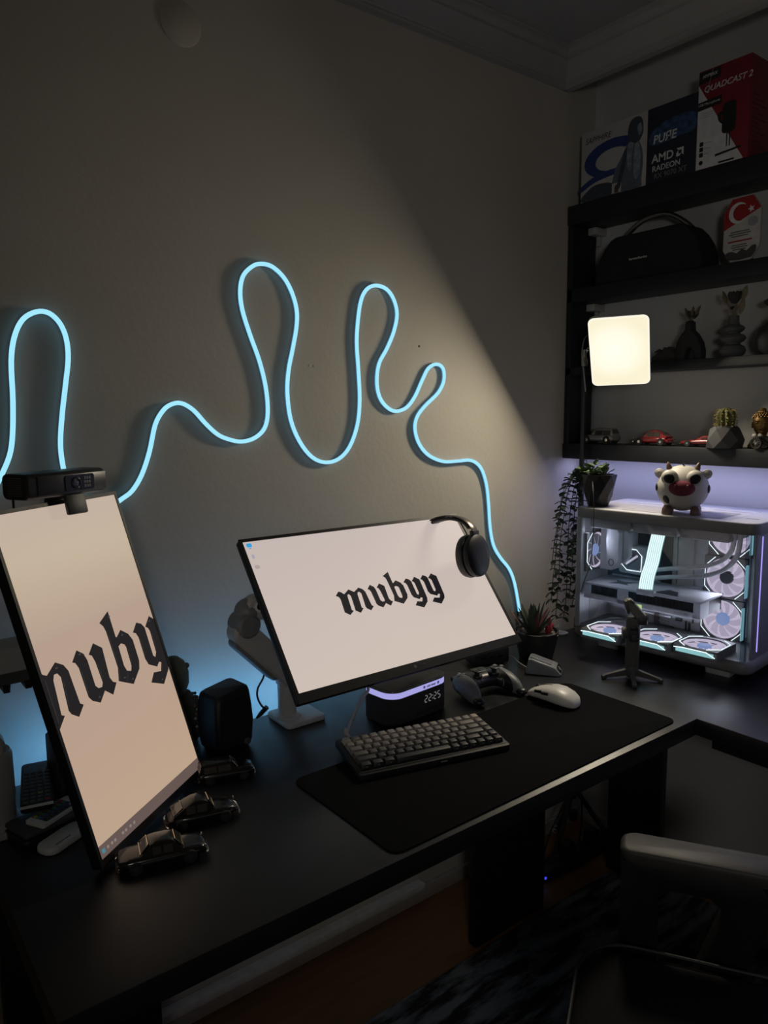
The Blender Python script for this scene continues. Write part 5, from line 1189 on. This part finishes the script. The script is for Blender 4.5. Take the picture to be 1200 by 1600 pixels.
# --- octagonal plaque
pp = PX(1158, 398, SX+.03)
t = thing('flag_plaque', 'octagonal souvenir plaque, red with crescent and star over white', 'plaque', (SX+.03, pp.y, ZB2+.0005), -93)
pw, ph = .098, .158; oc8 = [(-pw/2, ph*.21), (-pw/2, ph*.79), (-pw*.28, ph), (pw*.28, ph), (pw/2, ph*.79), (pw/2, ph*.21), (pw*.28, 0), (-pw*.28, 0)]
oc8 = [(x, z+.004) for x, z in oc8]
M().prism(oc8, -.004, .004, mx_of((0, 0, 0), (90, 0, 0)), bev=.0012).obj('board', mat('white glazed board', (.48, .46, .43), .4), t)
prd = mat('flag red print', (.30, .014, .018), .45)
M().poly([(-pw/2, ph*.52), (-pw/2, ph*.79), (-pw*.28, ph), (pw*.28, ph), (pw/2, ph*.79), (pw/2, ph*.78)], mx_of((0, -.0044, .004), (90, 0, 0))).obj('red_print', prd, t)
cx_, cz_ = -.010, ph*.765
M().poly([(cx_+.026*math.cos(R(a)), cz_+.026*math.sin(R(a))) for a in range(40, 321, 14)]+[(cx_+.006+.0205*math.cos(R(a)), cz_+.0205*math.sin(R(a))) for a in range(312, 47, -14)], mx_of((0, -.0048, .004), (90, 0, 0))).poly([(.024+(.010 if k % 2 == 0 else .004)*math.cos(R(36*k+180)), cz_+.004+(.010 if k % 2 == 0 else .004)*math.sin(R(36*k+180))) for k in range(10)], mx_of((0, -.0048, .004), (90, 0, 0))).obj('crescent_and_star', pwh, t)
m = M()
for k, (w_, z) in enumerate(((.05, .49), (.058, .455), (.045, .42), (.04, .28), (.044, .245), (.036, .21))): m.b2((-.004-w_/2, -.0048, ph*z), (-.004+w_/2, -.0044, ph*z+.0022))
m.obj('text_lines', mat('dark print', (.06, .05, .05), .5), t)
M().b2((-.035, -.0048, ph*.335), (.030, -.0044, ph*.36)).obj('red_text_line', prd, t)
m = M(); m.poly(blob([(.018, ph*.55), (.03, ph*.52), (.042, ph*.56), (.040, ph*.64), (.028, ph*.67), (.018, ph*.62)], 3), mx_of((0, -.0048, .004), (90, 0, 0))); m.obj('grey_round_print', mat('soft grey print', (.28, .28, .30), .5), t)
m = M(); m.poly(blob([(-.040, .024), (-.022, .027), (-.010, .021), (.004, .030), (.016, .024), (.030, .034), (.042, .032), (.030, .006), (-.030, .006)], 2), mx_of((0, -.0048, .004), (90, 0, 0))); m.obj('landscape_print', MATS['dark print'], t)
M().box((.06, .03, .006), (0, .012, .003), None, .001).box((.05, .004, .07), (0, .018, .036), (-14, 0, 0)).obj('stand', black, t)
# --- third board: bark, arch vase, ribbed vase, round vase
z3 = ZB3+.0005
dv = mat('matt charcoal ceramic', (.030, .030, .033), .7, bump=.2, bscale=400); gv = mat('matt grey ceramic', (.105, .105, .110), .7, bump=.2, bscale=400)
p = PX(1078, 558, SX+.045)
t = thing('arch_vase', 'dark charcoal arch shaped vase on the third shelf', 'vase', (SX+.045, p.y, z3), -90)
ap = [(-.037, 0), (-.0375, .03), (-.032, .052), (-.020, .072), (-.010, .082), (-.008, .105), (.008, .105), (.010, .082), (.022, .070), (.036, .048), (.042, .025), (.042, 0), (.020, 0), (.018, .020), (.010, .033), (.004, .034), (-.004, .026), (-.007, .012), (-.007, 0)]
M().prism(ap, -.016, .016, mx_of((-.002, 0, 0), (90, 0, 0)), bev=.006, seg=3).obj('body', dv, t)
M().lathe([(.0075, .100), (.0085, .107), (.0075, .1075), (.0065, .102)], 16, loc=(-.002, 0, 0)).obj('mouth', dv, t)
def sprig(name, label, base, items, stemm, tall):
    t = thing(name, label, 'dried flowers', base, -90)
    for i, (x, y, z, kind, s_, tilt) in enumerate(items):
        M().tube(catmull([(0, 0, -.02), (x*.4, y*.4, z*.45), (x, y, z)], 4), .0011, 5).obj('stalk', stemm, t)
        if kind == 'leaf':
            m = M(); rg_ = []
            for f_, hw in ((0, .0006), (.2, .006), (.5, .0095), (.8, .0065), (1, .0006)): rg_.append([(-hw, 0, f_*.042), (0, -.0012, f_*.042), (hw, 0, f_*.042), (0, .002, f_*.042)])
            m.loft(rg_); m.obj('dried_leaf', mat('dried leaf beige', (.20, .17, .11), .8), t, loc=(x, y, z-.006), rot=(0, tilt, 0)).scale = (s_, s_, s_)
        elif kind == 'head':
            m = M()
            for k in range(9): a = k*2*PI/9; m.ell((.0045, .0025, .010), (.005*math.cos(a), .005*math.sin(a), .008), (math.sin(a)*-25, math.cos(a)*25, 0), 8, 6)
            m.obj('flower_head', mat('dried dark head', (.035, .028, .03), .9), t, loc=(x, y, z), rot=(0, tilt, 0)).scale = (s_, s_, s_)
        else:
            m = M(); m.lathe([(0, 0), (.0045, .006), (.0055, .016), (.004, .028), (0, .036)], 10); m.obj('grass_ear', mat('dried ear tan', (.17, .13, .08), .9, bump=.8, bscale=600), t, loc=(x, y, z), rot=(0, tilt, 0)).scale = (s_, s_, s_)
    return t
stm = mat('dried stalk', (.20, .16, .10), .8)
sprig('dried_flowers', 'short bunch of dried brown flower heads in the arch vase', (SX+.045, p.y+.002, z3+.106), [(-.008, 0, .012, 'ear', .8, -22), (-.003, .003, .010, 'head', 1.1, 0), (.004, -.003, .012, 'ear', .8, 8), (.012, 0, .014, 'ear', .85, 30), (.006, .004, .008, 'head', 1.0, 12)], stm, 0)
p = PX(1144, 553, SX+.045)
t = thing('ribbed_vase', 'grey vase with three bulging rings on the third shelf', 'vase', (SX+.045, p.y, z3))
rp2 = [(0, 0), (.020, 0), (.030, .008), (.0335, .018), (.029, .028), (.0185, .034), (.0185, .037), (.0275, .042), (.0325, .050), (.028, .057), (.0175, .061), (.0175, .064), (.024, .068), (.0285, .074), (.025, .080), (.0155, .085), (.0135, .092), (.0130, .108), (.0105, .108), (.0105, .09), (0, .088)]
M().lathe(rp2, 32).obj('body', gv, t)
sprig('dried_flowers', 'tall dried stems with a dark centre flower in the ribbed vase', (SX+.045, p.y, z3+.103), [(-.022, 0, .040, 'ear', 1.0, -20), (0, 0, .038, 'head', 1.7, 0), (.018, .002, .045, 'leaf', 1.0, 15), (.018, -.004, .012, 'leaf', 1.0, 10), (-.008, .004, .022, 'head', .5, -8), (.004, .004, .05, 'leaf', .55, 4)], stm, 0)
p = PX(1206, 550, SX+.045)
t = thing('round_vase', 'dark round vase cut off by the photo\'s edge on the third shelf', 'vase', (SX+.045, p.y, z3))
M().lathe([(0, 0), (.016, 0), (.034, .016), (.040, .040), (.034, .064), (.016, .080), (.010, .088), (.0115, .094), (.009, .094), (.008, .086), (0, .082)], 30).obj('body', dv, t)
sprig('dried_flowers', 'dark dried flower in the round vase at the edge', (SX+.045, p.y, z3+.09), [(.006, 0, .03, 'head', 1.4, 10), (-.010, 0, .034, 'head', 1.0, -25)], stm, 0)
p = PX(1042, 563, SX+.045)
t = thing('bark_piece', 'rough dark piece of bark lying between key light and arch vase', 'bark', (SX+.05, p.y, z3), -90)
bark = mat('dark bark', (.060, .050, .044), .85, bump=.8, bscale=200)
m = M(); random.seed(3); rg_ = []
for i in range(11):
    x = -.042+.084*i/10; h_ = .012+.013*math.sin(PI*i/10)+random.uniform(-.003, .004)
    rg_.append([(x, .018*math.cos(a)*(1+random.uniform(-.1, .1)), max(0, h_*.8+h_*.8*math.sin(a)*(1+random.uniform(-.15, .2)))) for a in [2*PI*k/12 for k in range(12)]])
m.loft(rg_); m.obj('body', bark, t)
m = M()
for k in range(16): m.box((random.uniform(.010, .020), .004, .005), (random.uniform(-.036, .036), random.uniform(-.016, .010), random.uniform(.020, .036)), (random.uniform(-30, 30), random.uniform(-45, -5), random.uniform(-30, 30)), .0015)
m.obj('splinters', bark, t)
# --- bottom board: model cars, cactus, bust
z4 = ZB4+.0005
silv = mat('silver car paint', (.30, .30, .29), .3, .3, coat=.6); redp = mat('red car paint', (.26, .012, .016), .2, coat=.8)
p0, p1 = PX(914, 693, SX+.035), PX(963, 692, SX+.035)
car('model_car', 'silver off-road model car at the left end of the bottom shelf', 'model cars on the bottom shelf', (SX+.035, (p0.y+p1.y)/2, z4), 90, (p0.y-p1.y)*1.02, .046, .049, suv_b, suv_c, silv, wr=.19)
p0, p1 = PX(994, 697, SX+.035), PX(1049, 696, SX+.035)
car('model_car', 'red rounded beetle shaped model car on the bottom shelf', 'model cars on the bottom shelf', (SX+.035, (p0.y+p1.y)/2, z4), 90, (p0.y-p1.y)*1.0, .046, .046, beetle_b, beetle_c, redp, wr=.17)
p0, p1 = PX(1063, 698, SX+.03), PX(1130, 697, SX+.03)
car('model_car', 'low flat red sports model car with its tail behind the cactus pot', 'model cars on the bottom shelf', (SX+.045, (p0.y+p1.y)/2, z4), 90, (p0.y-p1.y)*.98, .050, .031, spt_b, spt_c, redp, wr=.13)
p0, p1 = PX(1108, 700, SX+.02), PX(1162, 700, SX+.02); cy_ = (p0.y+p1.y)/2; pw2 = (p0.y-p1.y)/2
t = thing('potted_cactus', 'spiny green cactus in a dark faceted stone pot on the bottom shelf', 'cactus', (SX+.012, cy_, z4), 15)
b = bmesh.new(); vs = []
for z, r, o_ in ((0, pw2*.98, 0), (.022, pw2*1.02, .5), (.050, pw2*.82, 0), (.058, pw2*.62, .5)): vs.append([b.verts.new((r*math.cos(2*PI*(k+o_)/7)*.8, r*math.sin(2*PI*(k+o_)/7), z)) for k in range(7)])
for i in range(3):
    for k in range(7):
        j = (k+1) % 7; A, B = vs[i], vs[i+1]
        if i % 2 == 0: b.faces.new((A[k], A[j], B[k])); b.faces.new((A[j], B[j], B[k]))
        else: b.faces.new((A[k], B[j], B[k])); b.faces.new((A[k], A[j], B[j]))
b.faces.new(vs[0][::-1]); b.faces.new(vs[3]); bmesh.ops.recalc_face_normals(b, faces=b.faces)
m = M(); m.bm.free(); m.bm = b; m.obj('pot', mat('faceted slate pot', (.035, .035, .038), .6), t, angle=5)
m = M(); rg_ = []
for i in range(9):
    f_ = i/8; r = .0215*(1-(max(0, f_-.55)/.45)**3*.8)*(.85+.3*f_ if f_ < .5 else 1)
    rg_.append([(r*(1+.14*math.cos(11*a))*math.cos(a), r*(1+.14*math.cos(11*a))*math.sin(a), .055+.052*f_) for a in [2*PI*k/44 for k in range(44)]])
m.loft(rg_); m.obj('stem', mat('cactus olive', (.10, .10, .03), .6), t, angle=60)
m = M(); random.seed(5)
for rib in range(11):
    for i in range(7):
        a = rib*2*PI/11; z = .060+.0065*i; r = .0235*(1 if i < 5 else .85)
        for k in range(3):
            d = Vector((math.cos(a), math.sin(a), 0))+Vector((random.uniform(-.8, .8), random.uniform(-.8, .8), random.uniform(-.6, .9))); c = Vector((r*math.cos(a), r*math.sin(a), z)); m.rod(c, c+d.normalized()*.0085, .0008, 3, .0002)
o = m.obj('spines', mat('straw spines', (.34, .27, .08), .6), t); o['kind'] = 'stuff'
p = PX(1187, 700, SX+.06)
t = thing('gold_bust', 'gold bust of a calm face on a stand behind the cactus pot', 'bust', (SX+.066, p.y, z4), -70)
gold = mat('old gold', (.20, .115, .03), .45, .5)
M().prism(rrect(.060, .045, .004, 3), 0, .010, bev=.0015).lathe([(.020, .010), (.014, .018), (.012, .034), (.014, .040)], 18).obj('stand', gold, t)
m = M(); rg_ = []
for z, rx, ry, yo in ((.034, .011, .011, 0), (.040, .014, .015, -.002), (.046, .018, .020, -.003), (.056, .021, .023, -.003), (.066, .0225, .0235, -.001), (.076, .022, .023, .001), (.086, .019, .020, .002), (.092, .012, .013, .002), (.0945, .004, .004, .002)):
    rg_.append([(rx*math.cos(a), yo+ry*math.sin(a), z) for a in [2*PI*k/24 for k in range(24)]])
m.loft(rg_); m.loft([[(-.003, -.024, .058), (.003, -.024, .058), (.002, -.021, .072), (-.002, -.021, .072)], [(-.0025, -.0285, .0585), (.0025, -.0285, .0585), (.0012, -.0235, .071), (-.0012, -.0235, .071)]])
m.ell((.007, .003, .0022), (0, -.0235, .051)); m.ell((.008, .004, .006), (0, -.019, .043))
for s_ in (-1, 1): m.ell((.0055, .003, .0026), (s_*.009, -.0215, .066), (0, s_*8, 0), 12, 8); m.ell((.0065, .002, .0012), (s_*.009, -.0225, .0705), (0, s_*10, 0), 12, 8); m.ell((.003, .005, .009), (s_*.0225, .001, .060), None, 10, 8)
m.obj('face', gold, t, angle=60)
m = M()
for i in range(5):
    for k in range(18): a = 2*PI*k/18+i*.17; z = .078+.004*i; r = (.023, .0215, .019, .0155, .010)[i]; m.ell((.003, .003, .0025), (r*math.cos(a), .002+r*math.sin(a), z), None, 6, 4) if not (math.sin(a) < -.5 and i < 1) else None
m.lathe([(.009, .094), (.010, .099), (.006, .104), (0, .105)], 14, loc=(0, .002, 0)); m.obj('curled_hair', gold, t)
# vintage model car at the edge of the picture
p0 = PX(1178, 700, SX+.01)
t = thing('vintage_model_car', 'black open vintage model car with white lamp, cut by the photo\'s edge', 'model car', (SX+.014, p0.y-.062, z4), 90)
M().loft([[(x, y*w_, z) for y, z in ((-.015, .012), (.015, .012), (.015, h_), (.009, h_+.004), (-.009, h_+.004), (-.015, h_))] for x, w_, h_ in ((-.055, .7, .026), (-.03, 1, .030), (0, 1, .028), (.012, .9, .030), (.045, .8, .029), (.050, .7, .027))]).obj('body', blacklac, t)
M().b2((.050, -.011, .010), (.053, .011, .033), .001).obj('radiator', chrome, t)
for s_ in (-1, 1):
    M().lathe([(0, -.004), (.0045, -.003), (.0065, .002), (.0065, .004), (0, .0045)], 16, loc=(.056, s_*.015, .033), rot=(0, 90, 0)).obj('headlamp', mat('ivory lamp', (.60, .58, .52), .4), t)
    M().tube(catmull([(.066, s_*.021, .012), (.058, s_*.021, .025), (.045, s_*.021, .028), (.032, s_*.021, .018), (.0, s_*.021, .010), (-.028, s_*.021, .016), (-.04, s_*.021, .027), (-.056, s_*.021, .022)], 5), .003, 6).obj('mudguard', blacklac, t)
w0 = None
for x in (.048, -.04):
    for s_ in (-1, 1):
        if w0 is None:
            w0 = M().lathe([(.010, -.003), (.014, -.0035), (.0155, 0), (.014, .0035), (.010, .003), (.010, -.003)], 24, rot=(90, 0, 0)).obj('wheel', rubber, t)
            m = M(); m.cyl(.003, .008, rot=(90, 0, 0), seg=10)
            for k in range(10): m.rod((0, 0, 0), (.011*math.cos(k*PI/5), 0, .011*math.sin(k*PI/5)), .0005, 4)
            h0 = m.obj('spokes', greyp, w0); w0.location = (x, s_*.022, .0155)
        else: dup(h0, dup(w0, t, (x, s_*.022, .0155)))
M().b2((.016, -.012, .030), (.0165, .012, .046), .0002).obj('windscreen', glassdark, t)

# ------------------------------------------------------------------ desk chair
ca = Vector((1.105, .725, 0)); dv_ = Vector((.53, -.85, 0)).normalized()
t = thing('desk_chair', 'black office chair with padded armrests in the lower right corner', 'chair', (.93, .42, 0), math.degrees(math.atan2(-dv_.y, -dv_.x))-90)
# local: +y faces the desk corner, +x to the sitter's right
fabk = mat('black chair fabric', (.007, .007, .0075), .85, bump=.5, bscale=900, spec=.2); lea = mat('grey black armrest pad', (.045, .043, .041), .55, bump=.1, bscale=500); ply = mat('black chair frame', (.010, .010, .011), .45)
def soft(m, size, loc, r, rot=None): return m.box(size, loc, rot, r, 4)
m = M(); m.loft([[(x*s_, y*s_, z) for x, y in rrect(.50, .48, .09, 6)] for z, s_ in ((.405, .93), (.42, .985), (.44, 1), (.460, 1), (.478, .97), (.486, .88))]); m.obj('seat', fabk, t, angle=60)
M().tube([(x*.985, y*.985, .490) for x, y in rrect(.50, .48, .09, 6)], .003, 6, closed=True).obj('seat_piping', mat('grey piping', (.016, .016, .016), .6), t)
m = M(); m.loft([[(x*s_, y, z) for x, y in ((-.23, -.245), (.23, -.245), (.23, -.30), (-.23, -.30))] for z, s_ in ((.50, .9), (.62, 1), (.9, 1), (1.08, .9), (1.13, .75))]); m.obj('backrest', fabk, t)
for s_ in (-1, 1):
    m = M(); m.loft([[(s_*.292+x*k_, .04+y*k_, z) for x, y in rrect(.066, .275, .020, 6)] for z, k_ in ((.636, .95), (.640, .985), (.652, 1), (.657, .98), (.660, .93))]); m.obj('armrest_pad', lea, t, angle=60)
    ap_ = [(.135, .634), (-.085, .634), (-.115, .60), (-.060, .43), (-.06, .39), (.01, .39), (.01, .43), (-.035, .57), (-.01, .592), (.055, .592), (.070, .575), (.070, .42), (.075, .39), (.128, .39), (.135, .42)]
    M().prism(ap_, -.022, .022, mx_of((s_*.292, .04, 0), Matrix(((0, 1, 0), (0, 0, 1), (1, 0, 0))).transposed()), bev=.004).obj('arm_support', ply, t)
    M().box((.17, .05, .02), (s_*.22, .05, .400), None, .005).obj('arm_bracket', ply, t)
M().cyl(.028, .20, (0, 0, .29), seg=18).cyl(.045, .06, (0, 0, .14), seg=18).obj('gas_lift', ply, t)
M().box((.24, .28, .04), (0, 0, .395), None, .008).obj('seat_mechanism', ply, t)
M().box((.06, .04, .35), (0, -.30, .50), (8, 0, 0), .01).box((.06, .22, .03), (0, -.20, .395), None, .008).obj('back_bracket', ply, t)
for k in range(5):
    a = k*2*PI/5+.3; d = Vector((math.cos(a), math.sin(a), 0)); e_ = d*.31
    m = M(); m.loft([[d*.03+d.cross(Vector((0, 0, 1)))*x+Vector((0, 0, z)) for x, z in ((-.024, .105), (.024, .105), (.020, .150), (-.020, .150))], [e_+d.cross(Vector((0, 0, 1)))*x+Vector((0, 0, z)) for x, z in ((-.016, .066), (.016, .066), (.012, .092), (-.012, .092))]]); l_ = m.obj('base_leg', ply, t)
    M().cyl(.025, .045, e_+Vector((0, 0, .0355)), (90, 0, 90*0+math.degrees(a)), 16, .005).rod(e_+Vector((0, 0, .05)), e_+Vector((0, 0, .07)), .008).obj('caster', rubber, l_)
bpy.context.view_layer.update()
